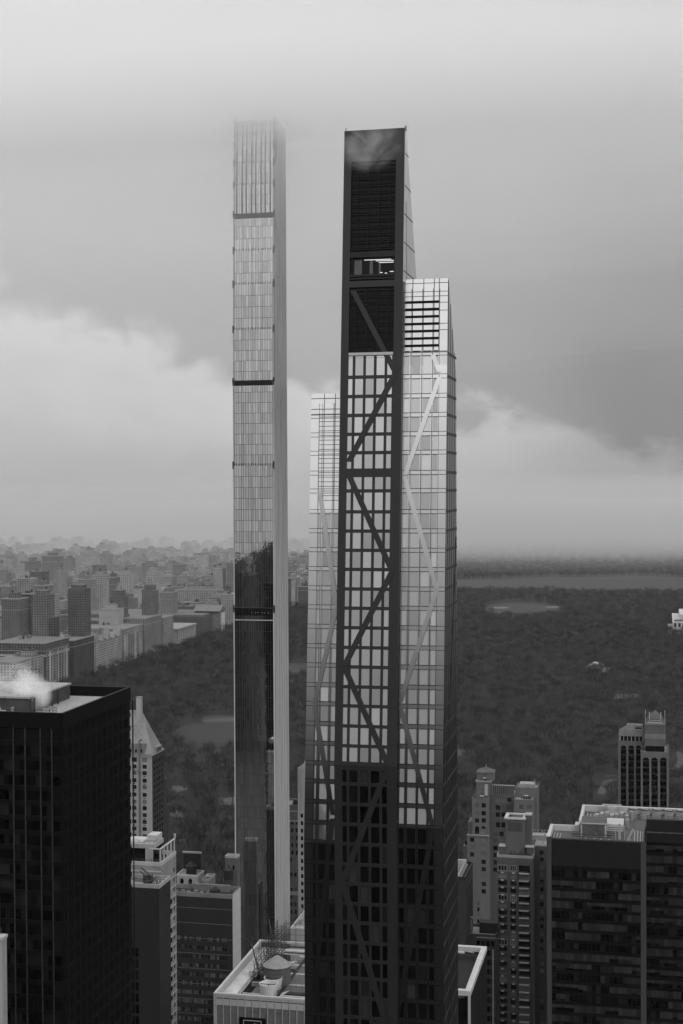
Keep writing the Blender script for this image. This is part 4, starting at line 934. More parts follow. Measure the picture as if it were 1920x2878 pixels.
def stepped_tower():
    Y = 770.
    def X(px, py=2300, y=Y): return at(px, py, Y=y).x
    def Zz(py, px=1400, y=Y): return at(px, py, Y=y).z
    T = thing('stepped_apartment_tower', 'stepped pale apartment tower crowned by a small tiled cupola with terraces', 'building', (X(1374), Y, 0))
    wm = mat('stepped_brick', .125, streak=True, var=.1, fine=3)
    def rows(c0, c1, pys, x0, y, w=2.3, h=2.4, px=None):
        L = []
        for py in pys:
            for c in (c0, c1) if not isinstance(c0, (list, tuple)) else c0:
                if c is None: continue
                u = at(c, py, Y=y).x-x0; v = at(c, py, Y=y).z; L.append((u-w/2, u+w/2, v-h/2, v+h/2))
        return L
    # left tower
    x0, x1 = X(1327), X(1374); z = Zz(2244, 1350); y1 = Y+13
    so = rows([1341, 1359.5], None, [2264, 2286, 2306], x0, Y)
    zl = Zz(2346, 1350)
    for c in (1341, 1359.5): u = at(c, 2335, Y=Y).x-x0; so.append((u-1.15, u+1.15, at(c, 2344, Y=Y).z, at(c, 2328, Y=Y).z))
    block(T, x0, x1, Y, y1, z, wm, south=[(a_, b2, c_-zl, d_-zl) for a_, b2, c_, d_ in so], gm=G_apt, par=1, z0=zl, pt=.4)
    d = MB()
    for c in (1341, 1359.5): cx = at(c, 2328, Y=Y).x; zc = at(c, 2328, Y=Y).z; d.prism([(cx+1.15*math.cos(t*math.pi/10), Y-.03, zc+1.15*math.sin(t*math.pi/10)) for t in range(11)], (0, .05, 0))
    # lower, wider body
    xa = X(1313)
    so = rows([1327, 1359.5], None, [2360+20.8*k for k in range(3)], xa, Y-.6)+rows([1359.5], None, [2360+20.8*k for k in range(3, 8)], xa, Y-.6)+rows([1344.5], None, [2522+17*k for k in range(12)], xa, Y-.6, w=1.2, h=2.3)
    for k in range(20): v = Zz(2430+k*17.5); so.append((-0.0+.01+.2, 1.5, v, v+1.8)) if v > 3 else None
    block(T, xa, x1+.2, Y-.6, y1+2, zl, wm, south=so, gm=G_apt, par=.3)
    b = MB(); b.box(xa-.2, x1+.4, Y-1, Y-.6, zl-.6, zl+.1); b.build('ledge', M_lime, T)
    # far left low shoulder with dark domed bulkhead
    b = MB(); xs = X(1300); b.box(xs, xa-.02, Y+3, y1, 0, Zz(2382, 1310)); b.build('shoulder', wm, T)
    b = MB(); b.box(xs+.6, xa-.1, Y+5, y1-1, Zz(2382, 1310), Zz(2368, 1310)); b.tube((xs+2.6, Y+8, Zz(2368, 1310)), (xs+2.6, Y+8, Zz(2358, 1310)), 2.2, .6, k=12); b.build('bulkhead', M_dgrey, T)
    b = MB(); b.box(X(1314), x0, Y+2, y1, zl, Zz(2312, 1320)); b.build('side_wing', wm, T)
    # upper stage
    xb0, xb1 = X(1331), X(1377); z2 = Zz(2198, 1350)
    b = MB(); facade(b, (xb0+1.2, Y+3.5, z-1), (1, 0, 0), (0, 0, 1), xb1-xb0-1.2, z2-z+1, [(4., 5.1, 7, 9), (2, 6, 1, 3.4)], .3); b.box(xb0+1.3, xb1-.1, Y+3.9, y1-.5, z-1, z2-.1); b.box(xb1-.2, xb1, Y+3.5, y1, z-1, z2); b.build('upper_stage', wm, T)
    parapet(T, xb0+.9, xb1+.3, Y+3.2, y1+.3, z2, .8, .3, M_lime)
    b = MB(); b.box(xb0+5.6, xb0+7.2, Y+3.1, Y+3.5, z+1, z+7); b.build('flue', M_white, T)
    # cupola
    c0, c1 = X(1341, 2190, Y+6), X(1389-2, 2190, Y+6); z3 = at(1363, 2171, Y=Y+6).z; cu0 = c0; cw = c1-c0
    b = MB(); facade(b, (c0, Y+6, z2-.6), (1, 0, 0), (0, 0, 1), cw, z3-z2+.6, [(cw*.32, cw*.43, 1, 3.8), (cw*.47, cw*.58, 1, 3.8)], .4); b.box(c0+.1, c1-.05, Y+6.5, Y+14, z2-.6, z3-.1); b.quad((c1, Y+6, z2-.6), (c1, Y+14, z2-.6), (c1, Y+14, z3), (c1, Y+6, z3)); b.quad((c0, Y+14, z2-.6), (c0, Y+6, z2-.6), (c0, Y+6, z3), (c0, Y+14, z3)); b.build('cupola', wm, T)
    b = MB(); cx, cy = (c0+c1)/2, Y+10; za = at(1363, 2155, Y=Y+10).z; pts = [(c0-.5, Y+5.5), (c1+.5, Y+5.5), (c1+.5, Y+14.5), (c0-.5, Y+14.5)]
    for i in range(4): p, q = pts[i], pts[(i+1) % 4]; b.poly([(p[0], p[1], z3), (q[0], q[1], z3), (cx, cy, za)])
    b.poly([(p[0], p[1], z3) for p in pts[::-1]]); r = b.build('cupola_roof', mat('tiled_roof', .09, fine=2), T)
    b = MB(); b.tube((cx, cy, za-.2), (cx, cy, za+1.1), .22, k=6); b.build('roof_finial', M_white, r)
    # recessed centre
    xc0, xc1 = X(1381), X(1444); Yc = Y+6; z4 = at(1410, 2209, Y=Yc).z
    so = rows([1399.5, 1415.5, 1431.5], None, [2248, 2270, 2290], xc0, Yc)
    for c in (1399.5, 1415.5): u = at(c, 2320, Y=Yc).x-xc0; so.append((u-1.1, u+1.1, at(c, 2326, Y=Yc).z, at(c, 2311, Y=Yc).z))
    so += rows([1393, 1410], None, [2344+20*k for k in range(6)], xc0, Yc)
    block(T, xc0-3, xc1, Yc, Yc+14, z4-4.6, mat('stepped_brick_b', .09, streak=True, var=.1, fine=3), south=[(a+3, b_+3, c, d_) for a, b_, c, d_ in so], gm=G_apt, par=.3)
    b = MB(); b.box(xc0, xc1-.3, Yc+.3, Yc+.6, z4-4.6, z4); b.build('roof_conservatory', mat('conservatory_glass', .06, rough=.2), T)
    b = MB()
    for k in range(12): u = xc0+(xc1-xc0-.5)*k/11; b.box(u, u+.14, Yc+.15, Yc+.3, z4-4.6, z4)
    b.box(xc0, xc1, Yc, Yc+1, z4, z4+.5); b.build('conservatory_bar', M_lime, T)
    # right wing
    xr0, xr1 = X(1444), X(1497); z5 = Zz(2249, 1470); Yr = Y+1
    so = rows([1465.5, 1487], None, [2268.5, 2290+0, 2312, 2334, 2356, 2378], xr0, Yr)
    block(T, xr0, xr1, Yr, Yr+9, z5, wm, south=so, gm=G_apt, par=.6, pt=.3)
    z6 = at(1500, 2215, Y=Yr+9).z
    block(T, xr0, X(1510, 2250, Yr+9), Yr+9, Yr+22, z6, wm, par=.8, z0=0, pt=.4, name='rear_wall', east=grid(2, 12, 3, 1.3, 20, z6-5, 26, 1.8), gm=G_dark, limit=0)
    b = MB(); b.box(xr0+2, xr0+10, Yr+10, Yr+17, z6-.8, z6+1.8); b.tube((xr0+10, Yr+12, z6), (xr0+10, Yr+12, z6+4), .25, k=5); b.build('roof_unit', M_lime, T)
    d.build('window_arch', M_black, T)
    # terrace clutter: awnings, shrubs and furniture
    rr = random.Random(3); b = MB(); s = MB()
    for (a0, a1, yy, zz) in ((x0+1, x1-1, Y+1.5, z-.9), (xr0+2, xr1-1, Yr+4, z5-.4), (xb0+2, xb1-1, Y+4.5, z2-.5)):
        for i in range(9):
            p = a0+(a1-a0)*rr.random(); q = yy+rr.uniform(-.6, 1.6); h = rr.uniform(.6, 1.6); s.tube((p, q, zz), (p+.1, q, zz+h), .45, .15, k=6)
        b.box(a0+(a1-a0)*.45, a0+(a1-a0)*.75, yy-.9, yy+.6, zz+1.8, zz+2.0)
    s.build('terrace_shrub', mat('shrub', .03), T); b.build('awning', M_white, T)
stepped_tower()
def balcony_block():
    Y = 640.
    def X(px, py=2500, y=Y): return at(px, py, Y=y).x
    def Zz(py, px=1440, y=Y): return at(px, py, Y=y).z
    x0, xm, x1 = X(1397), X(1427), X(1498.5); z = Zz(2398, 1420); zb = Zz(2404)
    T = thing('balcony_apartment_block', 'dark brick apartment block with a stack of white edged balconies', 'building', (x1, Y, 0))
    wm = mat('balcony_brick', .075, streak=True, var=.12, fine=3)
    so = []; bal = MB(); rec = MB(); ac = MB(); n = 28
    yb = Y+15; W = x1-x0
    for k in range(n):
        py = 2441+20.8*k; v = Zz(py)
        if v < 2: break
        so.append((X(1400.5)-x0, X(1425)-x0, v-1.1, v+1.2)); so.append((X(1434.5)-x0, X(1451)-x0, v-1.1, v+1.2)); so.append((X(1458)-x0, X(1490)-x0, v-1.7, v+1.5))
        c = X(1412); one(T, 'air_conditioner', (c-.6, Y-.35, v-2.25), (1.2, .35, .55), M_white); c = X(1443); one(T, 'air_conditioner', (c-.6, Y-.35, v-2.25), (1.2, .35, .55), M_white)
        sb = one(T, 'balcony', (X(1459.), Y-1.5, v-2.0), (X(1487)-X(1459), 1.49, .28), M_white); rail_on(sb, X(1487)-X(1459))
    block(T, x0, x1, Y, yb, zb, wm, south=so, gm=glass('brick_block_glass', .04, .012, blind=.3, blindv=.16), rec=.5, par=1.1, parm=M_lime, pt=.3, roofm=M_tan)
    b = MB()
    k = 0
    for q in range(0, len(so), 3):
        if k in (0, 4, 10): 
            for (u0, u1, v0, v1) in so[q:q+2]:
                for t in (0, .34, .67, 1): b.box(x0+u0+(u1-u0)*t-.07, x0+u0+(u1-u0)*t+.07, Y-.05, Y, v0, v1)
                b.box(x0+u0, x0+u1, Y-.05, Y, v0-.1, v0); b.box(x0+u0, x0+u1, Y-.05, Y, v1, v1+.12)
        k += 1
    b.build('white_window_frame', M_white, T)
    # water tank house with slotted crown, chimney
    p0, p1 = X(1420, 2350, Y+5), X(1475, 2350, Y+5); zt = at(1450, 2302, Y=Y+5).z
    sl = [((p1-p0)*(.14+.0545*k), (p1-p0)*(.14+.0545*k+.027), zt-zb-5.6, zt-zb-1.6) for k in range(14)]
    b = MB(); facade(b, (p0, Y+5, zb-1), (1, 0, 0), (0, 0, 1), p1-p0, zt-zb+1, [(a, c, d+1, e+1) for a, c, d, e in sl], .5); b.box(p0+.05, p1-.05, Y+5.6, yb-.5, zb-1, zt-.6)
    b.quad((p1, Y+5, zb-1), (p1, yb, zb-1), (p1, yb, zt), (p1, Y+5, zt)); b.quad((p0, yb, zb-1), (p0, Y+5, zb-1), (p0, Y+5, zt), (p0, yb, zt)); b.build('tank_house', mat('tank_house_brick', .09, streak=True, fine=3), T)
    b = MB(); e = 1.1; b.box(p0-.4, p1+.4, Y+4.6, Y+4.6+e, zt-.2, zt+.5); b.box(p0-.4, p1+.4, yb-e, yb, zt-.2, zt+.5); b.box(p0-.4, p0+e, Y+4.6+e, yb-e, zt-.2, zt+.5); b.box(p1-e, p1+.4, Y+4.6+e, yb-e, zt-.2, zt+.5); b.build('crown_rim', M_white, T)
    b = MB(); c0, c1 = X(1477, 2330, Y+8), X(1494, 2330, Y+8); zc = at(1485, 2289, Y=Y+8).z; b.box(c0, c1, Y+7, Y+12, zb-1, zc-.4); b.build('chimney', M_brick, T)
    b = MB(); b.box(c0-.15, c1+.15, Y+6.85, Y+12.15, zc-.4, zc); b.build('chimney_cap', M_lime, T)
    b = MB(); b.box(X(1400), X(1418), Y+4, Y+9, zb-1, zb+2.6); b.box(X(1479), X(1498), Y+3, Y+6.5, zb-1, zb+3); b.build('penthouse', wm, T)
    b = MB(); b.box(X(1399), X(1419), Y+3.8, Y+9.2, zb+2.6, zb+2.9); b.box(X(1474), X(1500), Y+2.8, Y+6.8, zb+3, zb+3.3); b.build('penthouse_roof', M_lime, T)
    b = MB(); rr = random.Random(8)
    for i in range(12): X_ = X(1432)+(X(1487)-X(1432))*i/11; b.tube((X_, Y+1, zb), (X_, Y+1, zb+rr.uniform(.7, 1.7)), .5, .2, k=6)
    b.build('terrace_shrub', mat('shrub', .03), T)
    # right annex of the same block, recessed
    q0, q1 = x1+.05, X(1548); zq = at(1520, 2375, Y=Y+9).z
    so = []
    for k in range(26):
        v = at(1522, 2396+20.8*k, Y=Y+9).z
        if v > 3: so.append((X(1518, 2500, Y+9)-q0, X(1528, 2500, Y+9)-q0, v-1, v+1))
    block(T, q0, q1, Y+9, Y+26, zq, mat('annex_brick', .065, streak=True, fine=3), south=so, gm=G_apt, par=.6, parm=M_lime, pt=.3, name='annex_wall', limit=30)
    b = MB(); b.rail([(q0-2, Y+20, zq+1.5), (q1, Y+20, zq+1.5)], h=2.6, n=2, r=.08, post=1.3); b.box(q0-2, q1, Y+20.2, Y+26, zq-.5, zq+1.5); b.build('roof_trellis', M_lime, T)
    b = MB(); b.tube((q0+3, Y+12, zq), (q0+7, Y+12, zq+5), .25, k=5); b.tube((q0+3, Y+14, zq+5), (q0+7, Y+14, zq), .2, k=5); b.build('roof_strut', M_lime, T)
balcony_block()
def banded_block():
    Y = 600.; a = at(1330, 2625, Y=Y); b_ = at(1394, 2627, Y=Y)
    T = thing('banded_office_block', 'dark low office block with thin pale bands, left of the balcony block', 'building', (b_.x, Y, 0))
    W = b_.x-a.x; z = a.z
    so = [(W-8.2+k*2.0, W-6.6+k*2.0, z-5-3.9*j, z-2.6-3.9*j) for k in range(4) for j in range(14)]
    block(T, a.x-8, b_.x, Y, Y+14, z, mat('banded_dark', .04, fine=3), south=[(u+8, v+8, c, d) for u, v, c, d in so], gm=G_dark, par=1, limit=30)
    b = MB(); b.box(a.x+2, b_.x, Y-.1, Y, z-1.4, z-1.0)
    for k in range(9): b.box(a.x+1.2+k*1.3, a.x+1.9+k*1.3, Y-.15, Y-.1, z-1.4, z-1)
    b.box(b_.x-1.6, b_.x-.9, Y-.2, Y, 0, z-6); b.build('pale_band', M_lime, T)
    b = MB(); b.box(a.x+2, a.x+9.5, Y+5, Y+10, z-1, z+3.4); b.build('penthouse', M_dgrey, T)
    b = MB(); X = a.x-2; b.box(X-.2, X+1.4, Y+1, Y+3, z-6, z+6.5); b.box(X-.9, X+2, Y+1, Y+3, z+5.5, z+6.2); b.build('flue_stack', mat('flue_grey', .13), T)
banded_block()
def black_slab():
    Z = 121.; c0 = at(1550, 2353, Z=Z); Y = c0.y; x0 = at(1536.5, 2353, Y=Y).x; xg0 = at(1550, 2353, Y=Y).x; xg1 = at(1801, 2362, Y=Y).x; x1 = at(1815, 2362, Y=Y).x
    yb = at(1828, 2300, X=x1).y; Y2 = Y+26; zR = at(1860, 2306, Y=Y2).z; x2 = at(1990, 2306, Y=Y2).x; yk = at(1639.4, 2263.6, Z=Z).y; xk = at(1639.4, 2263.6, Z=Z).x
    T = thing('black_glass_slab', 'broad black glass office slab with grey stone piers, filling the lower right corner', 'building', (x1, Y, 0))
    gr = mat('grey_granite_pier', .045, streak=True, var=.1)
    b = MB(); b.box(x0+.1, x1-.1, Y+.5, Y2+1, 0, Z-2.4); b.box(xk, x2, Y2+1, yk, 0, Z-2.6); b.build('core', M_black, T)
    b = MB(); b.box(x0, xg0, Y, Y+2.5, 0, Z-.2); b.box(xg1, x1, Y, Y+.9, 0, Z-.2); b.box(x1-.4, x1+.02, Y+.9, Y2, 0, Z-.2); b.box(x0, x0+.4, Y+2.5, Y2, 0, Z-.2); b.build('stone_pier', gr, T)
    b = MB(); zs = at(1700, 2440, Y=Y).z; b.box(xg0, xg1, Y+.25, Y+.5, zs, Z-.2)
    zs2 = at(1880, 2370, Y=Y2).z; b.box(x1+.02, x2, Y2+.25, Y2+.5, zs2, zR); b.build('blank_band', mat('black_louvre', .006, rough=.5), T)
    b = MB()
    for k in range(92): u = xg0+(xg1-xg0)*(k+.5)/92; b.box(u-.05, u+.05, Y+.15, Y+.26, zs, Z-.3)
    for k in range(60): u = x1+(x2-x1)*(k+.5)/60; b.box(u-.06, u+.06, Y2+.15, Y2+.26, zs2, zR-.1)
    b.build('louvre_fin', M_dgrey, T)
    rr = random.Random(21)
    bl = glass('drawn_blind_glass', .0, .012, var=.6, blind=1., blindv=.018, frk=.2); dkg = G_dark
    sp = MB(); itb, itd = [], []
    def field(xa, xb, y, ztop, n, pitch, py0):
        w = (xb-xa)/n
        for r_ in range(27):
            zt = at((1700 if y == Y else 1880), py0+29.2*r_, Y=y).z; zb = at((1700 if y == Y else 1880), py0+29.2*r_+19.5, Y=y).z
            if zb < 1: break
            run = 0; st = 0; dens = rr.choice([.35, .6, .75, .9])
            for k in range(n):
                if run == 0: run = rr.randint(1, 6); st = rr.random() < dens; dr = rr.choice([1, 1, .7, .45, .9])
                run -= 1
                u0, u1 = xa+w*k+.07, xa+w*(k+1)-.07
                if st: itb.append(((0, y, 0), (1, 0, 0), (0, 0, 1), u0, u1, zt-(zt-zb)*dr, zt, .2))
                if not st or dr < 1: itd.append(((0, y, 0), (1, 0, 0), (0, 0, 1), u0, u1, zb, zt-(zt-zb)*(dr if st else 0), .22))
            z2 = at((1700 if y == Y else 1880), py0+29.2*(r_+1), Y=y).z; sp.box(xa, xb, y+.15, y+.4, z2+.05, zb-.05)
        for k in range(n+1): sp.box(xa+w*k-.05, xa+w*k+.05, y+.02, y+.2, 0, ztop)
    field(xg0, xg1, Y, zs-.6, 20, 0, 2452); field(x1+.1, x2, Y2, zs2-.6, 14, 0, 2378)
    sp.build('spandrel_grid', M_black, T)
    panes(T, itb, bl, name='blind_window', limit=100); panes(T, itd, dkg, name='dark_window', limit=60)
    # roof: parapets and plant
    zr = Z-2.2
    b = MB(); b.box(x0+.5, x1-.5, Y+.8, Y2, zr-.4, zr); b.box(xk+.5, x2, Y2, yk-.5, zr-.45, zr-.05); b.build('roof', mat('ribbed_roof', .07, scale=.8, var=.4, fine=1.5), T)
    b = MB(); t = 1.2; zz = Z+.1
    b.box(x0-.1, x0+t, Y+1.2, Y2-4, zr, zz); b.box(x0+t, xk-1.5, Y2-4-t, Y2-4, zr, zz); b.box(xk-1.5, xk+.3, Y2-5, Y2+1, zr, zz+.2); b.box(xk-.3, xk+t-.3, Y2+1, yk, zr, zz+.3); b.box(xk+t-.3, x2, yk-1.6, yk, zr, zz+.3)
    b.build('parapet', M_white, T)
    b = MB(); b.box(x0-.12, x1+.06, Y-.02, Y+.6, Z-.75, Z-.2); b.box(x1-.5, x1+.06, Y+.62, Y2, Z-.75, Z-.2); b.box(x1+.1, x2, Y2-.05, Y2+.5, zR, zR+.5); b.build('edge_trim', gr, T)
    b = MB()
    for k, dx in enumerate((2, 3.2, 4.4)): b.box(x0+dx, x0+dx+.25, Y+1.5, Y2-6-dx, zr, zr+.25)
    for k, dx in enumerate((1.4, 2.3, 3.4, 4.6)): b.box(x1-dx, x1-dx+.3, Y+1.5, Y2-1, zr, zr+.25+.2*(k == 2))
    for k, dx in enumerate((2, 3.4, 5)): b.box(xk+dx, xk+dx+.3, Y2+2, yk-3-dx, zr, zr+.3)
    b.box(xk+5.3, xk+22, yk-5.6, yk-5.2, zr, zr+.3); b.build('roof_rail', M_pale, T)
    ph0, ph1 = at(1632, 2330, Y=Y+15).x, at(1703, 2330, Y=Y+15).x; zp = at(1650, 2316, Y=Y+15).z
    b = MB(); b.box(ph0, ph1, Y+15, Y2+3, zr, zp); b.build('plant_room', mat('plant_room_panels', .07, scale=.5, var=.25), T)
    b = MB(); b.box(ph0-.2, ph1+.3, Y+14.8, Y+15.3, zp, zp+.4); 
    for px in (1634, 1702): X_ = at(px, 2340, Y=Y+12).x; b.box(X_-.3, X_+.3, Y+12, Y+12.6, zr, zp+.2)
    for px, w_, t_ in ((1730, .25, 2322), (1741.5, .9, 2316), (1756, .2, 2320)): X_ = at(px, 2340, Y=Y+10).x; b.box(X_-w_/2, X_+w_/2, Y+10, Y+10+w_, zr, at(px, t_, Y=Y+10).z)
    b.build('roof_post', M_pale, T)
    b = MB(); b.box(at(1672, 2300, Z=zr).x, at(1756, 2300, Z=zr).x, Y2-2, Y2+9, zr, zr+2.8); b.build('pale_plant_deck', M_white, T)
    b = MB(); X0 = at(1673, 2290, Y=Y2+12).x
    for k in range(7): b.box(X0+k*2.0, X0+k*2.0+1.5, Y2+12, Y2+15+(k % 2), zr, zr+3.2+.5*(k % 3)); 
    for k in range(16): X_ = at(1761+k*1.1, 2330, Y=Y+6+k*1.3).x; b.box(X_, X_+.6, Y+5+k*1.3, Y+5.8+k*1.3, zr, zr+.7+.3*(k % 3))
    for k in range(14): u = x0+8+rr.random()*(x1-x0-12); v = Y+3+rr.random()*9; b.box(u, u+.7, v, v+.6, zr, zr+.6)
    b.build('roof_unit', M_steel, T)
    b = MB()
    for px, py, r_ in ((1775, 2280, .8), (1764.5, 2302, .75)): p = at(px, py+27, Z=zr); b.tube(p, (p.x, p.y, at(px, py, Y=p.y).z), r_, k=12)
    p = at(1676, 2347, Z=zr); b.tube(p, p+Vector((0, 0, 1.2)), 1.1, k=14); b.build('round_flue', M_steel, T)
    b = MB()
    for y_, z_ in ((Y+9, zr+.8), (Y+11, zr+1.4), (Y+13, zr+.6)): b.tube((x0+9, y_, z_), (ph1+2, y_, z_), .18, k=5)
    for k in range(5): b.tube((ph1+1, Y+13+k*.5, zr+.8+.7*k), (x1-8, Y+13+k*.5, zr+.8+.7*k), .14, k=5)
    b.build('pipe_run', M_dsteel, T)
    q = at(1722, 2262, Y=yk-3); q1 = at(1692, 2262, Y=yk-3); q2 = at(1748, 2264, Y=yk-3)
    b = MB(); b.box(q1.x, q2.x, yk-4, yk-3, q.z-.2, q.z+.25); b.box(q.x-2, q.x+1.8, yk-5, yk-2, zr, q.z-1); b.tube((q.x-2.6, yk-3.5, zr), (q.x-2.6, yk-3.5, q.z-.2), .35, k=8); b.build('gantry_beam', M_pale, T)
    # cooling fans along the right roof
    proto = None
    for k, px in enumerate((1782, 1812, 1847, 1878, 1913)):
        p = at(px, 2290, Z=zr+.4); x_, y_ = p.x, yk-9
        lab = ['leftmost', 'second from left', 'middle', 'second from right', 'rightmost'][k]+' cooling fan in the row on the black slab roof, right edge'
        Fn = thing('roof_cooling_fan', lab, 'cooling fan', (x_, y_, zr), 'row of cooling fans on the black slab roof')
        if proto is None:
            a = MB(); a.box(-3.1, 3.1, -3, 3, 0, 2.); a.tube((0, 0, 2.), (0, 0, 3.4), 2.9, 2.8, k=22); c = MB(); c.tube((0, 0, 3.42), (0, 0, 3.5), 2.5, k=22); d = MB(); d.box(-1.4, .2, -.25, .25, 3.6, 4.0); d.box(0, 1.6, -.9, -.4, 3.6, 3.95)
            proto = [('housing', a.me('housing'), M_tan), ('fan_disc', c.me('fan_disc'), M_dgrey), ('motor', d.me('motor'), M_white)]
            for n_, me_, m_ in proto: me_.materials.append(m_)
        for n_, me_, m_ in proto:
            o = link(n_, me_, Fn); o.matrix_parent_inverse = Matrix()
    b = MB(); b.rail([(x1+.4, Y2+1, zR), (x2, Y2+1, zR)], h=1.6, n=2, r=.06, post=4); b.build('railing', M_dsteel, T)
black_slab()
def arched_tower():
    Y = 800.
    T = thing('arched_window_tower', 'tall stone hotel with full height arched window bays rising over the black slab roof', 'building', (at(1801, 2200, Y=Y).x, Y, 0))
    st = mat('arched_limestone', .12, streak=True, var=.12, fine=2)
    def wing(y, xa, xb, ztop, cols, atop, name, depth, z0=0):
        x0, x1 = at(xa, 2250, Y=y).x, at(xb, 2250, Y=y).x; W = x1-x0; L = []
        sp = MB()
        for (a, b_) in cols:
            u0, u1 = at(a, 2250, Y=y).x-x0, at(b_, 2250, Y=y).x-x0; r = (u1-u0)/2; za = at((a+b_)/2, atop, Y=y).z; L.append((u0, u1, 6, za-.02))
            n = 10
            for s_ in (-1, 1):
                for i in range(n):
                    t0, t1 = i*math.pi/2/n, (i+1)*math.pi/2/n; cx = x0+(u0+u1)/2
                    p = lambda t: (cx+s_*r*math.sin(t), y, za-r+r*math.cos(t))
                    q0, q1 = p(t0), p(t1); P = [q0, q1, (q1[0], y, za), (q0[0], y, za)]
                    sp.prism(P if s_ > 0 else P[::-1], (0, .6, 0))
        block(T, x0, x1, y, y+depth, ztop, st, south=L, rec=1.2, par=.8, pt=.5, name=name)
        sp.build('arch_head', st, T)
        pan = []; bar = MB()
        for (u0, u1, v0, v1) in L:
            k = 0
            v = v1-4.6
            pan.append(((x0, y, 0), (1, 0, 0), (0, 0, 1), u0, u1, v+2.9, v1, 1.1))
            while v > v0:
                pan.append(((x0, y, 0), (1, 0, 0), (0, 0, 1), u0+.05, u1-.05, v, v+2.2, 1.1)); bar.box(x0+u0, x0+u1, y+.85, y+1.15, v+2.25, v+2.85); v -= 3.55
            bar.box(x0+(u0+u1)/2-.06, x0+(u0+u1)/2+.06, y+.8, y+.84, v0, v1-1)
        panes(T, pan, G_dark, limit=50); bar.build('spandrel', mat('dark_bronze_spandrel', .03), T)
        return x0, x1
    z1 = at(1770, 2083, Y=Y+8).z
    x0, x1 = wing(Y+8, 1738, 1806, z1, ((1745, 1760.5), (1766.5, 1782), (1788, 1802)), 2095, 'wall', 22)
    y = Y+8; zt = at(1770, 2068, Y=y+1).z; zh = at(1770, 2048, Y=y+6).z
    b = MB(); b.box(x0+1.5, x1-.1, y+1.6, y+20, z1-.8, zt); b.build('attic_glazing', M_black, T)
    b = MB()
    for k in range(7): u = x0+.7+k*2.05; b.box(u, u+.35, y+.5, y+.9, z1, zt)
    b.box(x0+.4, x1-.1, y+.4, y+1, zt-.1, zt+.2); b.build('attic_post', M_pale, T)
    b = MB(); e = 4; A = [(x0+.1, y+.2, zt+.2), (x1, y+.2, zt+.2), (x1, y+21, zt+.2), (x0+.1, y+21, zt+.2)]; B = [(x0+e, y+e, zh), (x1, y+e, zh), (x1, y+18, zh), (x0+e, y+18, zh)]
    for i in range(4): j = (i+1) % 4; b.quad(A[i], A[j], B[j], B[i])
    b.poly(B); b.build('hipped_roof', mat('slate_roof', .09), T)
    b = MB(); b.box(x0+9, x1-.5, y+6, y+11, zh, zh+.6); b.build('roof_well', M_black, T)
    b = MB(); b.box(x0+4.3, x1, y+17.6, y+18, zh, zh+1); b.box(x1-2.5, x1-1, y+12, y+13.5, zh, zh+1.2); b.build('roof_unit', M_pale, T)
    z2 = at(1840, 2113.5, Y=Y).z
    x0, x1 = wing(Y, 1801, 1880, z2, ((1807, 1825), (1831, 1849), (1855.5, 1874)), 2129, 'front_wall', 24)
    p0, p1 = at(1812.5, 2080, Y=Y+4).x, at(1870.5, 2080, Y=Y+4).x; zp = at(1840, 2033, Y=Y+4).z; zq = at(1840, 2097, Y=Y+4).z
    b = MB(); b.box(p0, p1, Y+4, Y+20, zq, zp); b.build('penthouse', mat('penthouse_brick', .1, streak=True, fine=2), T)
    b = MB(); b.box(p0-.1, p1+.1, Y+3.8, Y+4, at(1840, 2077, Y=Y+4).z, at(1840, 2063, Y=Y+4).z); b.box(p0-.2, p1+.2, Y+3.7, Y+4, zp-1, zp-.1); b.build('pale_course', mat('pale_course', .16), T)
    b = MB(); b.box(p0+.5, p1-.5, Y+5, Y+19, z2-.8, zq-.02); b.build('penthouse_base', M_black, T)
    b = MB(); zt2 = at(1815, 2007, Y=Y+4).z
    for X_ in (p0+.1, p1-.4):
        for k in range(9): b.box(X_, X_+.3, Y+4+k*1.9, Y+4.3+k*1.9, zp, zt2)
        b.box(X_, X_+.3, Y+4, Y+19.5, zt2-.3, zt2)
    b.build('roof_screen', M_lime, T)
    cx = (p0+p1)/2
    b = MB(); z3 = zp+1.6; b.poly([(p0+1.4, Y+9, z3), (p1-1.4, Y+9, z3), (cx, Y+14, z3+4.2)]); b.poly([(p1-1.4, Y+9, z3), (p1-1.4, Y+19, z3), (cx, Y+14, z3+4.2)]); b.poly([(p1-1.4, Y+19, z3), (p0+1.4, Y+19, z3), (cx, Y+14, z3+4.2)]); b.poly([(p0+1.4, Y+19, z3), (p0+1.4, Y+9, z3), (cx, Y+14, z3+4.2)]); b.box(p0+1.6, p1-1.6, Y+9.2, Y+18.8, zp, z3-.02); b.build('top_roof', mat('slate_roof', .09), T)
    b = MB()
    for s_ in (-1, 1):
        b.obox((cx+s_*3.8, Y+5, zp+.6), (s_*-1.6, 0, 1), (0, .3, 0), (0, 0, .25)); b.obox((cx+s_*3.8, Y+5, zp+.6), (s_*-1.6, 0, -.6), (0, .3, 0), (0, 0, .25)); b.tube((cx+s_*3., Y+8.6, z3-.6), (cx+s_*3., Y+8.6, z3+3.8), .22, .3, k=6)
    b.box(cx-2.4, cx+2.4, Y+5, Y+5.3, zp+1.3, zp+1.6); b.box(cx-2.4, cx+2.4, Y+5, Y+5.3, zp+.3, zp+.6); b.box(p0+1, p1-1, Y+4.2, Y+4.5, zp, zp+.2); b.build('roof_pipework', M_white, T)
arched_tower()
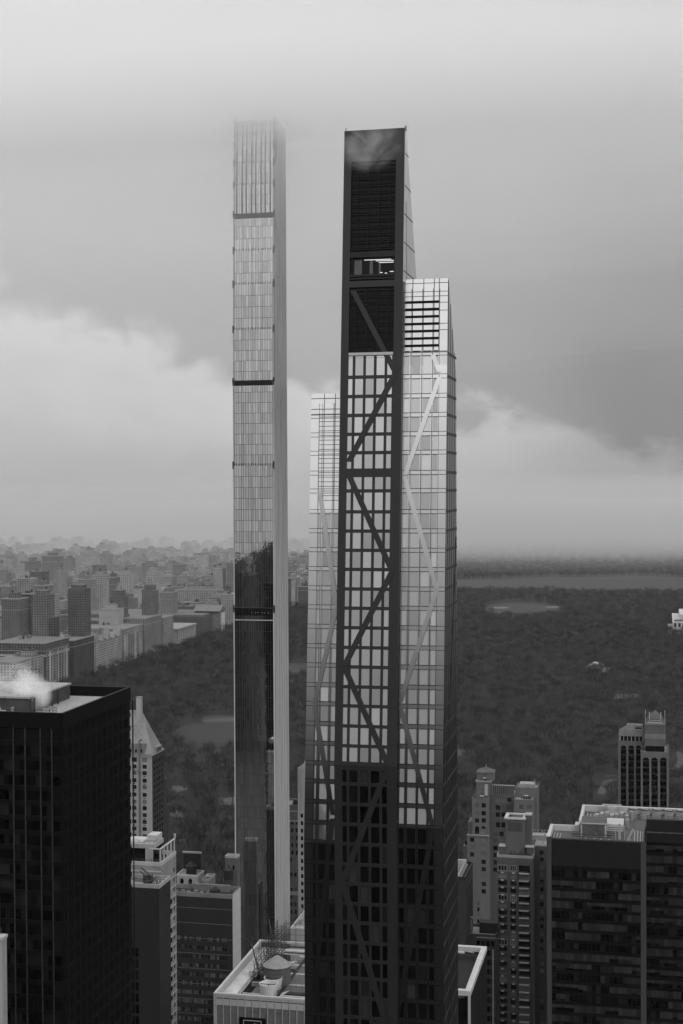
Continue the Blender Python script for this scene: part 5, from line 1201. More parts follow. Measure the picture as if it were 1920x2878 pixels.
# =================================================================== GROUND, PARK, WATER
def sheet(name, pts, z, m):
    b = MB(); b.poly([(p[0], p[1], z) for p in pts]); return structure(b.build(name, m))
gb = MB(); gb.quad((-8800, -3900, 0), (8800, -3900, 0), (8800, 13800, 0), (-8800, 13800, 0)); structure(gb.build('ground', mat('city_ground', .012, scale=.01, var=.3, fine=.3)))
M_litter = mat('leaf_litter', .007, scale=.012, var=.35, fine=.25)
M_lawn = mat('winter_grass', .018, scale=.01, var=.2, fine=.3)
M_path = mat('park_path', .05, scale=.05, var=.15)
M_sand = mat('pale_sand', .11, scale=.05, var=.1)
sheet('park_ground', [(-742, 832), (70, 832), (70, 2700), (160, 2700), (160, 6700), (-742, 6700)], .03, M_litter)
def blob(px, py, wx, wy, n=22, seed=1, j=.12, z=0):
    """flat patch of ground seen around the photo point, real size from its place on the ground"""
    r = random.Random(seed); L = []
    for i in range(n):
        t = 2*math.pi*i/n; k = 1+r.uniform(-j, j); p = at(px+wx*math.cos(t)*k, py+wy*math.sin(t)*k, Z=z); L.append((p.x, p.y))
    return L
OPEN = []
def patch(name, pts, z, m, kind='structure'):
    o = sheet(name, pts, z, m); OPEN.append(pts); return o
patch('lawn', blob(1462, 1709, 105, 15, seed=2), .06, M_lawn)
for i, (a, b_, c, d) in enumerate(((1407, 1708, 24, 2.4), (1561, 1706, 28, 2.6), (1397, 1723, 12, 2), (1530, 1716.5, 6, .9), (1575, 1716.5, 14, 1))): sheet('infield_sand', blob(a, b_, c, d, seed=5+i, j=.06), .11, M_sand)
sheet('far_path', blob(1505, 1681, 22, .8, seed=9), .11, M_sand)
patch('meadow', blob(640, 2058, 145, 34, seed=3), .06, M_lawn)
patch('meadow_far', blob(640, 2020, 80, 10, seed=31), .065, mat('dry_meadow', .028, scale=.02, fine=.3))
sheet('meadow_path', [tuple(at(x, y, Z=.1).xy) for x, y in ((560, 2026), (605, 2019), (720, 2016), (720, 2026), (640, 2028), (585, 2031))], .11, M_path)
M_clr = mat('worn_clearing', .062, scale=.08, var=.45, fine=.6)
sheet('rock_clearing', blob(500, 2218, 30, 8, seed=4, j=.3), .07, M_clr); OPEN.append(blob(500, 2218, 24, 6, seed=4))
sheet('pale_clearing', blob(640, 2252, 38, 11, seed=6, j=.28), .07, M_clr); OPEN.append(blob(640, 2252, 26, 8, seed=6))
sheet('pale_path_fork', blob(500, 2290, 30, 8, seed=7, j=.45), .07, M_path); OPEN.append(blob(500, 2290, 14, 4, seed=7))
patch('small_path', blob(505, 2362, 20, 4, seed=8), .07, M_path)
patch('lake_path', blob(1270, 2116, 40, 10, seed=10), .07, M_path)
def path(pts, w, name='footpath'):
    L = [at(x, y, Z=.1) for x, y in pts]; b = MB()
    for i in range(len(L)-1):
        a, c = L[i], L[i+1]; d = (c-a).normalized(); n = Vector((-d.y, d.x, 0))*w/2; b.quad(a-n, c-n, c+n, a+n)
        OPEN.append([(q.x, q.y) for q in (a-n*1.6, c-n*1.6, c+n*1.6, a+n*1.6)])
    for v in range(len(b.v)): b.v[v] = (b.v[v][0], b.v[v][1], .12+.004*(v//4 % 2))
    structure(b.build(name, M_path))
path([(1884, 2162), (1898, 2158), (1910, 2148), (1915, 2136), (1912, 2122), (1902, 2112)], 6)
path([(1690, 2232), (1694, 2212), (1706, 2196), (1726, 2190), (1738, 2189)], 6)
path([(1330, 2176), (1420, 2179), (1520, 2178)], 3)
path([(1700, 2181), (1738, 2180)], 4)
m_, t_ = nt('lake_water'); o_ = N(t_, 'ShaderNodeOutputMaterial'); b_ = N(t_, 'ShaderNodeBsdfPrincipled', Roughness=.55); b_.inputs['Base Color'].default_value = g3(.03); b_.inputs['Specular IOR Level'].default_value = .06
n_ = N(t_, 'ShaderNodeTexNoise', Scale=.15, Detail=4.0); bp = N(t_, 'ShaderNodeBump', Strength=.4, Distance=.4); t_.links.new(n_.outputs[0], bp.inputs['Height']); t_.links.new(bp.outputs[0], b_.inputs['Normal']); t_.links.new(b_.outputs[0], o_.inputs[0])
W1 = blob(1700, 1645, 470, 24, n=40, seed=12, j=.04)
RES = [(-640, 3600), (-560, 3600), (-300, 3640), (-120, 3590), (0, 3630), (60, 3600), (120, 3640), (130, 4060), (60, 4110), (-60, 4150), (-200, 4060), (-280, 4070), (-420, 3960), (-520, 3930), (-600, 3810), (-660, 3700)]
patch('reservoir_water', RES, .08, m_)
patch('lake_water', blob(822, 1876, 60, 14, seed=13), .08, m_)
def inside(x, y, P):
    c = False; j = len(P)-1
    for i in range(len(P)):
        if (P[i][1] > y) != (P[j][1] > y) and x < (P[j][0]-P[i][0])*(y-P[i][1])/(P[j][1]-P[i][1])+P[i][0]: c = not c
        j = i
    return c
BB = [(min(p[0] for p in P), max(p[0] for p in P), min(p[1] for p in P), max(p[1] for p in P), P) for P in OPEN]
def clear(x, y):
    for (a, b, c, d, P) in BB:
        if x < a-40 or x > b+40 or y > d+5 or y < c*.93: continue
        for k in (0, .02, .04):
            if inside(x*(1+k), y*(1+k), P): return False
    return True
# =================================================================== TREES (bare winter crowns)
M_bark = mat('tree_bark', .045, rnd=.3)
M_twig = mat('tree_twigs', .019, rnd=.8, scale=.018, var=.5, rough=.95)
M_pale_twig = mat('pale_twigs', .048, rnd=.5, rough=.95, scale=.02, var=.4)
M_fir = mat('evergreen_needles', .028, rnd=.3, rough=.95)
def tree_mesh(seed, h=17., spread=.5, dens=5):
    r = random.Random(seed); tr, cr = MB(), MB()
    def rv(s): return Vector((r.gauss(0, s), r.gauss(0, s), r.gauss(0, s)))
    def thin(mb, p, q, w, w2):
        d = (q-p); a = d.cross(Vector((r.gauss(0, 1), r.gauss(0, 1), r.gauss(0, 1)))).normalized(); c = d.cross(a).normalized(); n = len(mb.v)
        mb.v += [tuple(p+a*w), tuple(p-a*.5*w+c*.87*w), tuple(p-a*.5*w-c*.87*w), tuple(q)]
        mb.f += [(n, n+1, n+3), (n+1, n+2, n+3), (n+2, n, n+3)]
    th = h*r.uniform(.2, .3); top = Vector((r.uniform(-.6, .6), r.uniform(-.6, .6), th))
    tr.tube((0, 0, -.3), top, h*.022, h*.016, k=7, cap=False)
    def grow(p, d, L, w, lev):
        q = p+d*L
        if lev <= 1: tr.tube(p, q, w, w*.6, k=4, cap=False)
        else: thin(cr, p, q, w, 0)
        if lev == 4: return
        n = (5, 5, 5, dens)[lev]
        for i in range(n):
            t = .35+.65*(i+1)/n; s = p.lerp(q, t)
            nd = (d+rv((.42, .5, .55, .7)[lev])+Vector((0, 0, .12))).normalized()
            if nd.z < -.15: nd.z *= -.4
            grow(s, nd, L*r.uniform(.55, .8), w*(.5 if lev < 2 else .62), lev+1)
    k = 5
    for i in range(k):
        t = 2*math.pi*(i+r.random()*.6)/k; d = Vector((math.cos(t)*spread*r.uniform(.6, 1.3), math.sin(t)*spread*r.uniform(.6, 1.3), 1)).normalized()
        grow(top-Vector((0, 0, r.uniform(0, 1))), d, h*r.uniform(.27, .34), h*.0095, 0) if False else grow(top, d, h*r.uniform(.26, .34), h*.0095, 1)
    def g2(mb): return mb
    return tr, cr
def fir_mesh(seed, h=14.):
    r = random.Random(seed); tr, cr = MB(), MB(); tr.tube((0, 0, -.3), (0, 0, h*.9), .25, .08, k=6, cap=False)
    for i in range(420):
        z = h*(.12+.88*r.random()**1.1); R = (1-z/h)*h*.24+.3; t = r.random()*6.28; q = r.uniform(.4, 1)*R; c = Vector((math.cos(t)*q, math.sin(t)*q, z)); s = r.uniform(.4, .9)
        a = Vector((math.cos(t), math.sin(t), -.4))*s; b = Vector((-math.sin(t), math.cos(t), r.uniform(-.3, .3)))*s*.7; cr.poly([c-b*.6, c+a, c+b*.6, c-a*.5+Vector((0, 0, .3))])
    return tr, cr
KINDS = []
for i in range(7):
    a, b = tree_mesh(100+i, h=(17, 15, 19, 14, 18, 16, 20)[i], spread=(.75, .9, .6, 1.0, .8, .65, .75)[i], dens=6)
    ta, tb = a.me('trunk'), b.me('crown'); ta.materials.append(M_bark); tb.materials.append(M_pale_twig if i in (2, 6) else M_twig); KINDS.append((ta, tb))
for i in range(2):
    a, b = fir_mesh(200+i); ta, tb = a.me('trunk'), b.me('crown'); ta.materials.append(M_bark); tb.materials.append(M_fir); KINDS.append((ta, tb))
from mathutils import noise as mn
def noise_(x, y): return mn.noise(Vector((x*.012, y*.007, 3.3)))+.5*mn.noise(Vector((x*.03, y*.02, 7.)))
rt = random.Random(11); spots = []
y = 836.
while y < 6600:
    step = 12.5 if y < 3000 else 14. if y < 5000 else 19.
    x = -738.
    while x < (66 if y < 2750 else 150):
        X, Y = x+rt.uniform(-.5, .5)*step, y+rt.uniform(-.55, .55)*step
        x += step
        p = proj((X, Y, 8))
        if p[0] < -60 or p[0] > 1980: continue
        if rt.random() < .05+.28*max(0, noise_(X, Y)) or not clear(X, Y): continue
        spots.append((X, Y, p[2]))
    y += step
def hidden(X, Y):
    px, py, w = proj((X, Y, 17))
    return 860 < px < 1286 or px < 362 or 664 < px < 806 or py > 2780 or (px < 470 and py > 2110) or (px > 1548 and py > 2290) or (1325 < px < 1505 and py > 2260) or (1740 < px < 1878 and py > 2120)
spots.sort(key=lambda s: s[2])
near, far = [], []
for s in spots:
    (near if len(near) < 300 and not hidden(s[0], s[1]) else far).append(s)
protos = {}
for i, (X, Y, w) in enumerate(near):
    k = 7+rt.randint(0, 1) if rt.random() < .05 else rt.randint(0, 6); s = rt.uniform(.75, 1.3); rz = rt.uniform(0, 6.28)
    fir = k >= 7
    root = thing('evergreen_tree' if fir else 'bare_tree', 'dark evergreen conifer among the bare trees of the park' if fir else 'bare leafless tree standing in the wooded park', 'tree', (X, Y, 0), 'evergreens in the park' if fir else 'bare trees in the park')
    root.rotation_euler.z = rz; root.scale = (s, s, s*rt.uniform(.9, 1.1))
    for nme, me in zip(('trunk', 'crown'), KINDS[k]):
        o = link(nme, me, root); o.matrix_parent_inverse = Matrix(); protos.setdefault((k, nme), o)
# the rest of the wood: one object, trees scattered by geometry nodes
pts = bpy.data.meshes.new('woodland'); pts.from_pydata([(X, Y, 0) for X, Y, w in far], [], []); pts.update()
wood = bpy.data.objects.new('woodland', pts); COL.objects.link(wood); tag(wood, 'far bare woodland filling the park beyond the nearer trees', 'woodland', kind='stuff')
ng = bpy.data.node_groups.new('scatter', 'GeometryNodeTree'); ng.interface.new_socket('Geometry', in_out='INPUT', socket_type='NodeSocketGeometry'); ng.interface.new_socket('Geometry', in_out='OUTPUT', socket_type='NodeSocketGeometry')
gi = ng.nodes.new('NodeGroupInput'); go = ng.nodes.new('NodeGroupOutput'); ip = ng.nodes.new('GeometryNodeInstanceOnPoints'); gti = ng.nodes.new('GeometryNodeJoinGeometry')
for k in range(7):
    jn = ng.nodes.new('GeometryNodeJoinGeometry'); g2i = ng.nodes.new('GeometryNodeGeometryToInstance')
    for nme in ('trunk', 'crown'):
        ob = protos.get((k, nme))
        oi = ng.nodes.new('GeometryNodeObjectInfo'); oi.transform_space = 'ORIGINAL'; oi.inputs[0].default_value = ob; ng.links.new(oi.outputs['Geometry'], jn.inputs[0])
    ng.links.new(jn.outputs[0], g2i.inputs[0]); ng.links.new(g2i.outputs[0], gti.inputs[0])
def rnd(ty, lo, hi, seed):
    n = ng.nodes.new('FunctionNodeRandomValue'); n.data_type = ty
    ix = {'FLOAT': (2, 3, 1), 'INT': (4, 5, 2), 'FLOAT_VECTOR': (0, 1, 0)}[ty]; n.inputs[ix[0]].default_value = lo; n.inputs[ix[1]].default_value = hi
    n.inputs['Seed'].default_value = seed; return n.outputs[ix[2]]
ip.inputs['Pick Instance'].default_value = True
ng.links.new(rnd('INT', 0, 6, 1), ip.inputs['Instance Index']); ng.links.new(rnd('FLOAT_VECTOR', (0, 0, 0), (0, 0, 6.28), 2), ip.inputs['Rotation']); ng.links.new(rnd('FLOAT_VECTOR', (.7, .7, .7), (1.4, 1.4, 1.2), 3), ip.inputs['Scale'])
ng.links.new(gi.outputs[0], ip.inputs['Points']); ng.links.new(gti.outputs[0], ip.inputs['Instance']); ng.links.new(ip.outputs[0], go.inputs[0])
md = wood.modifiers.new('scatter', 'NODES'); md.node_group = ng
# =================================================================== PARK BUILDINGS
def pavilion():
    c = at(1755, 1962, Z=0); T = thing('park_pavilion', 'small pale glazed pavilion with a terrace in the trees, above the arched tower', 'pavilion', (c.x, c.y, 0))
    x, y = c.x, c.y
    b = MB(); b.box(x-12, x+20, y, y+12, 0, 6.5); b.build('wall', M_lime, T)
    b = MB(); b.box(x-14, x+21, y-1, y+13, 6.5, 7.2); b.build('roof', M_dgrey, T)
    b = MB()
    for k in range(6): b.box(x-10+k*4.6, x-7+k*4.6, y-.1, y, 2.5, 5.6)
    b.build('window', M_white, T)
    b = MB(); b.box(x-40, x+34, y-18, y-8, 0, 1.2); b.build('terrace', M_path, T)
    OPEN.append([(x-45, y-25), (x+40, y-25), (x+40, y+14), (x-45, y+14)])
pavilion()
def museum():
    y = 2560.; a = at(1888, 1740, Y=y).x
    T = thing('museum_building', 'pale museum block among the trees at the right edge of the photo', 'museum', (a, y, 0))
    b = MB(); b.box(a+2, 66, y, y+160, 0, 22); b.box(a+14, 66, y+30, y+150, 22, 31); b.build('wall', mat('museum_stone', .4, var=.2, scale=.05), T)
    b = MB(); b.box(a-6, a+2, y+10, y+60, 0, 12); b.box(a+8, 60, y-12, y, 0, 9); b.build('wing', M_pale, T)
    b = MB()
    for k in range(6): b.box(a+4+k*7, a+8+k*7, y-.3, y, 6+6, 19)
    b.build('window', M_dgrey, T)
    b = MB(); b.box(a+4, 64, y+4, y+28, 22, 22.6); b.build('roof', M_dgrey, T)
museum()
def boulder(px, py, r, lab, seed):
    rr = random.Random(seed); c = at(px, py, Z=1.5); b = MB()
    n = 9; rings = []
    for j in range(4):
        z = r*.55*math.sin(j/3*1.45); R = r*math.cos(j/3*1.4); rings.append([(c.x+R*math.cos(2*math.pi*i/n)*rr.uniform(.8, 1.2), c.y+R*.7*math.sin(2*math.pi*i/n)*rr.uniform(.8, 1.2), z+rr.uniform(0, .1)*r) for i in range(n)])
    for A, B in zip(rings, rings[1:]):
        for i in range(n): k = (i+1) % n; b.quad(A[i], A[k], B[k], B[i])
    b.poly(rings[-1]); tag(b.build('rock_outcrop', mat('pale_rock', .3, scale=.3, var=.3)), lab, 'rock')
boulder(1676, 1876, 15, 'pale rock outcrop showing among the trees on the right of the park', 1)
boulder(1710, 1884, 9, 'small pale rock just right of the bigger outcrop', 2)
# =================================================================== CITY WEST OF THE PARK
CW = [citywall('city_wall_pale', .27, wd=.2), citywall('city_wall_mid', .14, wd=.3), citywall('city_wall_dark', .06, wd=.35, rnd=.3), citywall('city_wall_brick', .09, px=3., wd=.3)]
M_croof = mat('city_roof', .11, rnd=.7, fine=.5, scale=.1)
TAKEN = []
def city_block(name, label, x1, y0, wx, wy, h, wm, group=None, setbacks=(), tank=True, cornice=True, rnd_=random.Random(5)):
    T = thing(name, label, 'building', (x1, y0, 0), group)
    b = MB(); x0 = x1-wx; y1 = y0+wy
    b.box(x0, x1, y0, y1, 0, h); z = h; c = (x0, x1, y0, y1)
    for (f, hh) in setbacks:
        cx, cy = (c[0]+c[1])/2, (c[2]+c[3])/2; w, d = (c[1]-c[0])*f/2, (c[3]-c[2])*f/2; c = (cx-w, cx+w, cy-d, cy+d); b.box(*c, z-.2, z+hh); z += hh
    b.build('wall', wm, T)
    r = MB(); r.box(x0+.6, x1-.6, y0+.6, y1-.6, h+.02, h+.12)
    if not setbacks:
        for k in range(rnd_.randint(1, 3)): u, v = x0+rnd_.uniform(.15, .7)*wx, y0+rnd_.uniform(.15, .7)*wy; r.box(u, u+rnd_.uniform(3, 7), v, v+rnd_.uniform(3, 7), h+.12, h+rnd_.uniform(2, 5))
    else: r.box(c[0]+1, c[1]-1, c[2]+1, c[3]-1, z+.02, z+2)
    r.build('roof', M_croof, T)
    if cornice: q = MB(); q.box(x0-.5, x1+.5, y0-.5, y0, h-1.2, h+.5); q.box(x1, x1+.5, y0, y1, h-1.2, h+.5); q.box(x1, x1+.3, y0, y1, h*.82, h*.82+.6); q.box(x0, x1, y0-.3, y0, h*.82, h*.82+.6); q.build('cornice', M_lime, T)
    if tank:
        u, v = c[0]+(c[1]-c[0])*rnd_.uniform(.3, .7), c[2]+(c[3]-c[2])*rnd_.uniform(.3, .7); q = MB(); q.tube((u, v, z+1.5), (u, v, z+4.5), 1.5, k=8); q.tube((u, v, z+4.5), (u, v, z+5.6), 1.6, .1, k=8); q.build('water_tank', M_dgrey, T)
    TAKEN.append((x0, x1, y0, y1)); return T
XP = -762.
def cpw(px0, px1, pyt, wx, wm, name, label, **k):
    """park-front building whose east side spans px0..px1"""
    ya = at(px0, 1800, X=XP).y; yb = at(px1, 1800, X=XP).y; h = at(px0, pyt, X=XP).z
    return city_block(name, label, XP, ya+2, wx, max(12, yb-ya-4), h, wm, **k), ya+2, yb-2, h
def windows_on(T, ya, yb, x1, wx, h, n=0):
    # pale string of tall bays on the south and park sides
    q = MB()
    for k in range(int((yb-ya)/9)): q.box(x1, x1+1.1, ya+3+k*9, ya+6.5+k*9, 0, h*.8)
    q.build('bay_window', CW[0], T)
# far left masses
T, a, b, h = cpw(40, 90, 1862, 90, CW[0], 'park_front_block', 'pale tall windowed block behind the letter sign at the left frame edge')
T, a, b, h = cpw(125, 196, 1808, 70, CW[2], 'park_front_block', 'dark brick block with a pale band and turrets, right of the letter sign'); windows_on(T, a, b, XP, 70, h)
q = MB(); q.box(XP-70, XP+.7, a-.8, a, h*.70, h*.70+2.2); q.box(XP, XP+.7, a, b, h*.70, h*.70+2.2); q.build('stone_band', M_pale, T)
T, a, b, h = cpw(205, 266, 1800, 60, CW[3], 'twin_tower_apartment', 'tall brown twin towered apartment building rising over the left rooftops', tank=False)
for (u0, u1, v0, v1, pyt, nm) in ((-60, -36, 0, 22, 1672, 'south_tower'), (-27, -2, (b-a)-28, (b-a)-6, 1655, 'north_tower')):
    q = MB(); zz = at(230, pyt, Y=a+v0).z; q.box(XP+u0, XP+u1, a+v0+1, a+v1, h-.3, zz); q.box(XP+u0+4, XP+u1-4, a+v0+4, a+v1-4, zz, zz+5); q.build(nm, CW[3], T)
q = MB(); q.box(XP-36, XP-27, a+2, a+18, h, h+30); q.build('tower_link', CW[2], T)
# gabled apartment house
ya = at(268, 1850, X=XP).y; yb = at(343, 1850, X=XP).y; h = at(268, 1790, X=XP).z*.82
T = thing('gabled_apartment_house', 'dark gabled apartment house with steep roofs facing the park', 'building', (XP, ya, 0)); wx = 62
b = MB(); b.box(XP-wx, XP, ya+2, yb-2, 0, h); b.build('wall', citywall('dakota_wall', .26, px=4, wx=.4, wz=.6, wd=.2, rnd=.05), T)
b = MB()
def gable(x0, x1, y0, y1, z, hh, axis):
    if axis == 'y': b.prism([(x0, y0, z), (x1, y0, z), ((x0+x1)/2, y0, z+hh)], (0, y1-y0, 0))
    else: b.prism([(x0, y0, z), (x0, y1, z), (x0, (y0+y1)/2, z+hh)], (x1-x0, 0, 0))
gable(XP-wx, XP, ya+2, yb-2, h+.1, 11, 'y')
b.build('main_roof', mat('slate_dark', .05), T); b = MB()
n = 5
for i in range(n): y0 = ya+4+(yb-ya-14)*i/(n-1)-1; gable(XP-10, XP+.4, y0, y0+9, h, 14 if i in (0, 2, 4) else 9, 'x')
for i in range(4): x0 = XP-wx+2+i*16; gable(x0, x0+10, ya+1.6, ya+10, h, 15 if i % 2 else 11, 'y')
b.build('gable', mat('gable_stone', .22), T); b = MB()
for i in range(6): b.box(XP-8-(i % 2)*40, XP-6-(i % 2)*40, ya+8+i*9, ya+10+i*9, h, h+17)
b.build('chimney', M_tan, T)
TAKEN.append((XP-wx, XP, ya, yb))
T, a, b, h = cpw(346, 403, 1768, 66, CW[0], 'park_front_block', 'pale mansard apartment block right of the dark gabled house'); windows_on(T, a, b, XP, 66, h)
T, a, b, h = cpw(407, 456, 1738, 60, CW[1], 'twin_tower_apartment', 'pale twin towered apartment building with pointed crowns, middle of the park front', tank=False)
for (u0, u1, pyt, v) in ((-58, -36, 1652, 2), (-24, -4, 1636, (b-a)-24)):
    q = MB(); zz = at(410, pyt, Y=a+v).z; cx, cy = XP+(u0+u1)/2, a+v+11; q.box(XP+u0, XP+u1, a+v, a+v+22, h-.3, zz-14); q.box(XP+u0+3, XP+u1-3, a+v+3, a+v+19, zz-14, zz-5); q.tube((cx, cy, zz-5), (cx, cy, zz+7), 6, 1.5, k=8); q.build('tower', CW[1], T)
T, a, b, h = cpw(459, 489, 1736, 40, CW[1], 'park_front_block', 'grey flat fronted block between the twin towers and the low society building')
ya = at(500, 1800, X=XP).y; yb = at(553, 1800, X=XP).y; h = at(500, 1768, X=XP).z*.9
T = thing('low_classical_building', 'low white classical building with a columned front at the park edge', 'building', (XP, ya, 0)); TAKEN.append((XP-45, XP, ya, yb))
b = MB(); b.box(XP-45, XP-3, ya, yb, 0, h); b.build('wall', M_lime, T); b = MB(); b.box(XP-46, XP+.5, ya-1, yb+1, h, h+3); b.build('roof', M_tan, T); b = MB()
for k in range(10): b.tube((XP-1, ya+6+k*(yb-ya-12)/9, 0), (XP-1, ya+6+k*(yb-ya-12)/9, h), 1.2, k=8)
b.build('column', M_pale, T)
ya = at(585, 1760, X=XP).y; yb = at(636, 1760, X=XP).y
T = thing('natural_history_museum', 'large dim museum with an arched pale entrance block, last before the slender skyscraper', 'museum', (XP, ya, 0)); TAKEN.append((XP-260, XP, ya-60, yb+30))
b = MB(); b.box(XP-240, XP-8, ya, yb, 0, 30); b.box(XP-240, XP-120, ya-60, ya+20, 0, 26); b.build('wall', CW[2], T)
b = MB(); b.box(XP-40, XP+6, ya+50, yb-30, 0, 36); b.prism([(XP-42, ya+45, 36), (XP-42, yb-25, 36), (XP-42, (ya+yb)/2+10, 46)], (50, 0, 0)); b.build('entrance_block', mat('museum_front', .13), T)
b = MB()
for k in range(6): b.tube((XP+7.5, ya+56+k*(yb-ya-95)/5, 0), (XP+7.5, ya+56+k*(yb-ya-95)/5, 33), 2., k=8)
b.build('column', M_white, T)
b = MB(); b.box(XP-238, XP-10, ya+3, yb-3, 30.02, 33); b.build('roof', mat('museum_roof', .1), T)
# named blocks of the second and third rows (px left, px right, py top, approximate distance north)
for (p0, p1, pyt, Y, wm, lab) in (
    (4, 56, 1682, 1980, CW[1], 'mid grey tower block with regular windows at the left frame edge'),
    (56, 92, 1668, 2050, CW[2], 'dark windowless looking slab in front of the white balconied tower'),
    (92, 146, 1672, 2000, CW[0], 'white tower with strong dark window bands, left part of the distant city'),
    (95, 130, 1645, 2300, CW[0], 'pale blank bulkhead block above the white banded tower'),
    (160, 172, 1605, 2900, CW[1], 'narrow grey slab just left of the far twin slab towers'),
    (222, 252, 1628, 2500, CW[0], 'pale low tower left of the white windowed tower'),
    (257, 290, 1616, 2550, CW[0], 'white tower with dark window columns above the twin towers'),
    (300, 322, 1622, 2700, CW[1], 'dim grey tower right of the white windowed tower'),
    (334, 362, 1612, 2750, CW[0], 'pale slim tower near the middle of the distant city'),
    (278, 328, 1712, 2080, mat('blank_wall', .27, var=.1, scale=.05), 'blank pale party wall block behind the gabled house'),
    (448, 484, 1664, 2450, CW[0], 'white slab with large dark windows above the twin towered block'),
    (492, 630, 1656, 2750, CW[1], 'long uniform grey apartment range left of the slender skyscraper'),
    (600, 624, 1598, 3100, CW[0], 'pale slim tower close beside the slender skyscraper'),
    (224, 268, 1550, 3600, CW[0], 'far hazy tower with two pale vertical stripes'),
    (118, 166, 1562, 3400, CW[1], 'far hazy slab left of the striped tower'),
    (386, 408, 1566, 3700, CW[1], 'faint hazy tower in the middle distance, near the centre left'),
    (470, 500, 1590, 3300, CW[1], 'faint hazy tower left of the long apartment range'),
    (815, 838, 1640, 3150, CW[0], 'pale hazy tower just right of the slender skyscraper'),
    (838, 866, 1648, 2950, CW[1], 'hazy park front block hard against the tapering skyscraper'),
):
    a, b_ = at(p0, pyt, Y=Y), at(p1, pyt, Y=Y)
    city_block('city_tower', lab, b_.x, Y, b_.x-a.x, 30, a.z, wm, setbacks=((.5, 6),) if a.z > 40 and wm is not CW[2] else ())
def free(x0, x1, y0, y1):
    return not any(x0 < b and x1 > a and y0 < d and y1 > c for a, b, c, d in TAKEN)
rc = random.Random(77); ncity = 0; rest = MB(); rest_roof = MB(); cand = []
aves = [(-762, -1000), (-1030, -1290), (-1320, -1560), (-1590, -1850), (-1880, -2150), (-2180, -2420)]
for s in range(18, 67):
    yb0 = 80.5*s+12; yb1 = yb0+62
    for (xr, xl) in aves:
        x = xr
        while x > xl+8:
            edge = (xr-x) < 25 or x-xl < 45
            w = rc.uniform(18, 30) if edge else rc.uniform(16, 34)
            for (ya, yb) in ((yb0, yb0+29), (yb0+31, yb1)):
                if xr == -762 and x > -800: h = rc.uniform(42, 60)
                elif edge: h = rc.choice([26, 34, 44, 50, 56])*rc.uniform(.9, 1.1)
                else: h = rc.choice([15, 16, 17, 18, 20, 24, 34])*rc.uniform(.95, 1.05)
                if rc.random() < .05 and ya < 3600: h = rc.uniform(62, 92)
                p = proj((x-w/2, ya, h)); q = proj((x-w, ya, h)); q2 = proj((x, ya, h))
                if q2[0] < -20 or q[0] > 870: continue
                if not free(x-w, x, ya, yb): continue
                cand.append((p[2], x, ya, w, yb-ya, h))
            x -= w+rc.choice([0, .5, 0, 3])
cand.sort(key=lambda c: c[0])
for (d, x, ya, w, wy, h) in cand:
    px, py, _ = proj((x, ya, h))
    vis = not (py > 1960 or (px > 665 and px < 805))
    if ncity < 290 and vis:
        ncity += 1; st = h > 40
        wm = CW[rc.choice([0, 0, 1, 1, 2, 3])]
        city_block('apartment_building', 'grey apartment block in the crowded hazy district left of the park', x, ya, w-.4, wy, h, wm, group='apartment blocks of the district left of the park', setbacks=((.55, 6),) if st and rc.random() < .5 else (), tank=rc.random() < .35, cornice=rc.random() < .5, rnd_=rc)
    else:
        if vis or d < 6500:
            rest.box(x-w+.3, x, ya, ya+wy, 0, h)
            if h > 40: rest.box(x-w*.75, x-w*.25, ya+wy*.2, ya+wy*.8, h-.5, h+rc.uniform(3, 9))
            rest_roof.box(x-w*.7, x-w*.4, ya+wy*.3, ya+wy*.6, h, h+3.5)
if rest.v:
    o = rest.build('distant_city', citywall('distant_city_wall', .17, wd=.3, rnd=.45)); tag(o, 'mass of small hazy buildings fading into fog at the horizon', 'city', kind='stuff')
    o2 = rest_roof.build('bulkheads', M_croof, o)
# =================================================================== CITY BEHIND THE VIEWPOINT (unseen, added to darken the glass reflections)
rs = random.Random(9)
SW = citywall('reflection_tower_wall', .018, wd=.3)
words = ['westernmost', 'second', 'third', 'fourth', 'fifth', 'sixth', 'seventh', 'eighth', 'ninth', 'tenth', 'eleventh', 'twelfth', 'thirteenth', 'fourteenth']
for i in range(14):
    x = -760+i*95+rs.uniform(-15, 15); y = -120-rs.uniform(0, 420)-(260 if abs(x) < 80 else 0); h = rs.uniform(120, 225); w = rs.uniform(36, 60)
    city_block('reflection_tower', words[i]+' office tower from the west in the unseen row added for reflections', x, y, w, 50, h, SW, tank=False, cornice=False, setbacks=((.6, 12),))
for i in range(12):
    x = -1250+i*105+rs.uniform(-20, 20); y = -700-rs.uniform(0, 500); h = rs.uniform(110, 235); w = rs.uniform(50, 80)
    city_block('reflection_tower', words[i]+' office tower from the west in the far unseen row added for reflections', x, y, w, 60, h, SW, tank=False, cornice=False, setbacks=((.6, 12),))
# =================================================================== LIGHT, SKY AND AIR
SUN_EL, SUN_AZ = math.radians(42), math.radians(128)         # light from the south east through cloud
sd = Vector((math.sin(SUN_AZ)*math.cos(SUN_EL), math.cos(SUN_AZ)*math.cos(SUN_EL), math.sin(SUN_EL)))
sl = bpy.data.lights.new('sun', 'SUN'); sl.energy = 1.0; sl.angle = math.radians(16); sl.color = (1, 1, 1)
so_ = bpy.data.objects.new('sun', sl); COL.objects.link(so_); so_.rotation_euler = sd.to_track_quat('Z', 'Y').to_euler()
w = bpy.data.worlds.new('World'); sc.world = w; w.use_nodes = True; t = w.node_tree; t.nodes.clear()
wo = N(t, 'ShaderNodeOutputWorld'); bg = N(t, 'ShaderNodeBackground', Strength=.1)
sky = N(t, 'ShaderNodeTexSky', sky_type='NISHITA', sun_disc=False, sun_elevation=SUN_EL, sun_rotation=SUN_AZ)
bw = N(t, 'ShaderNodeRGBToBW'); t.links.new(sky.outputs[0], bw.inputs[0])
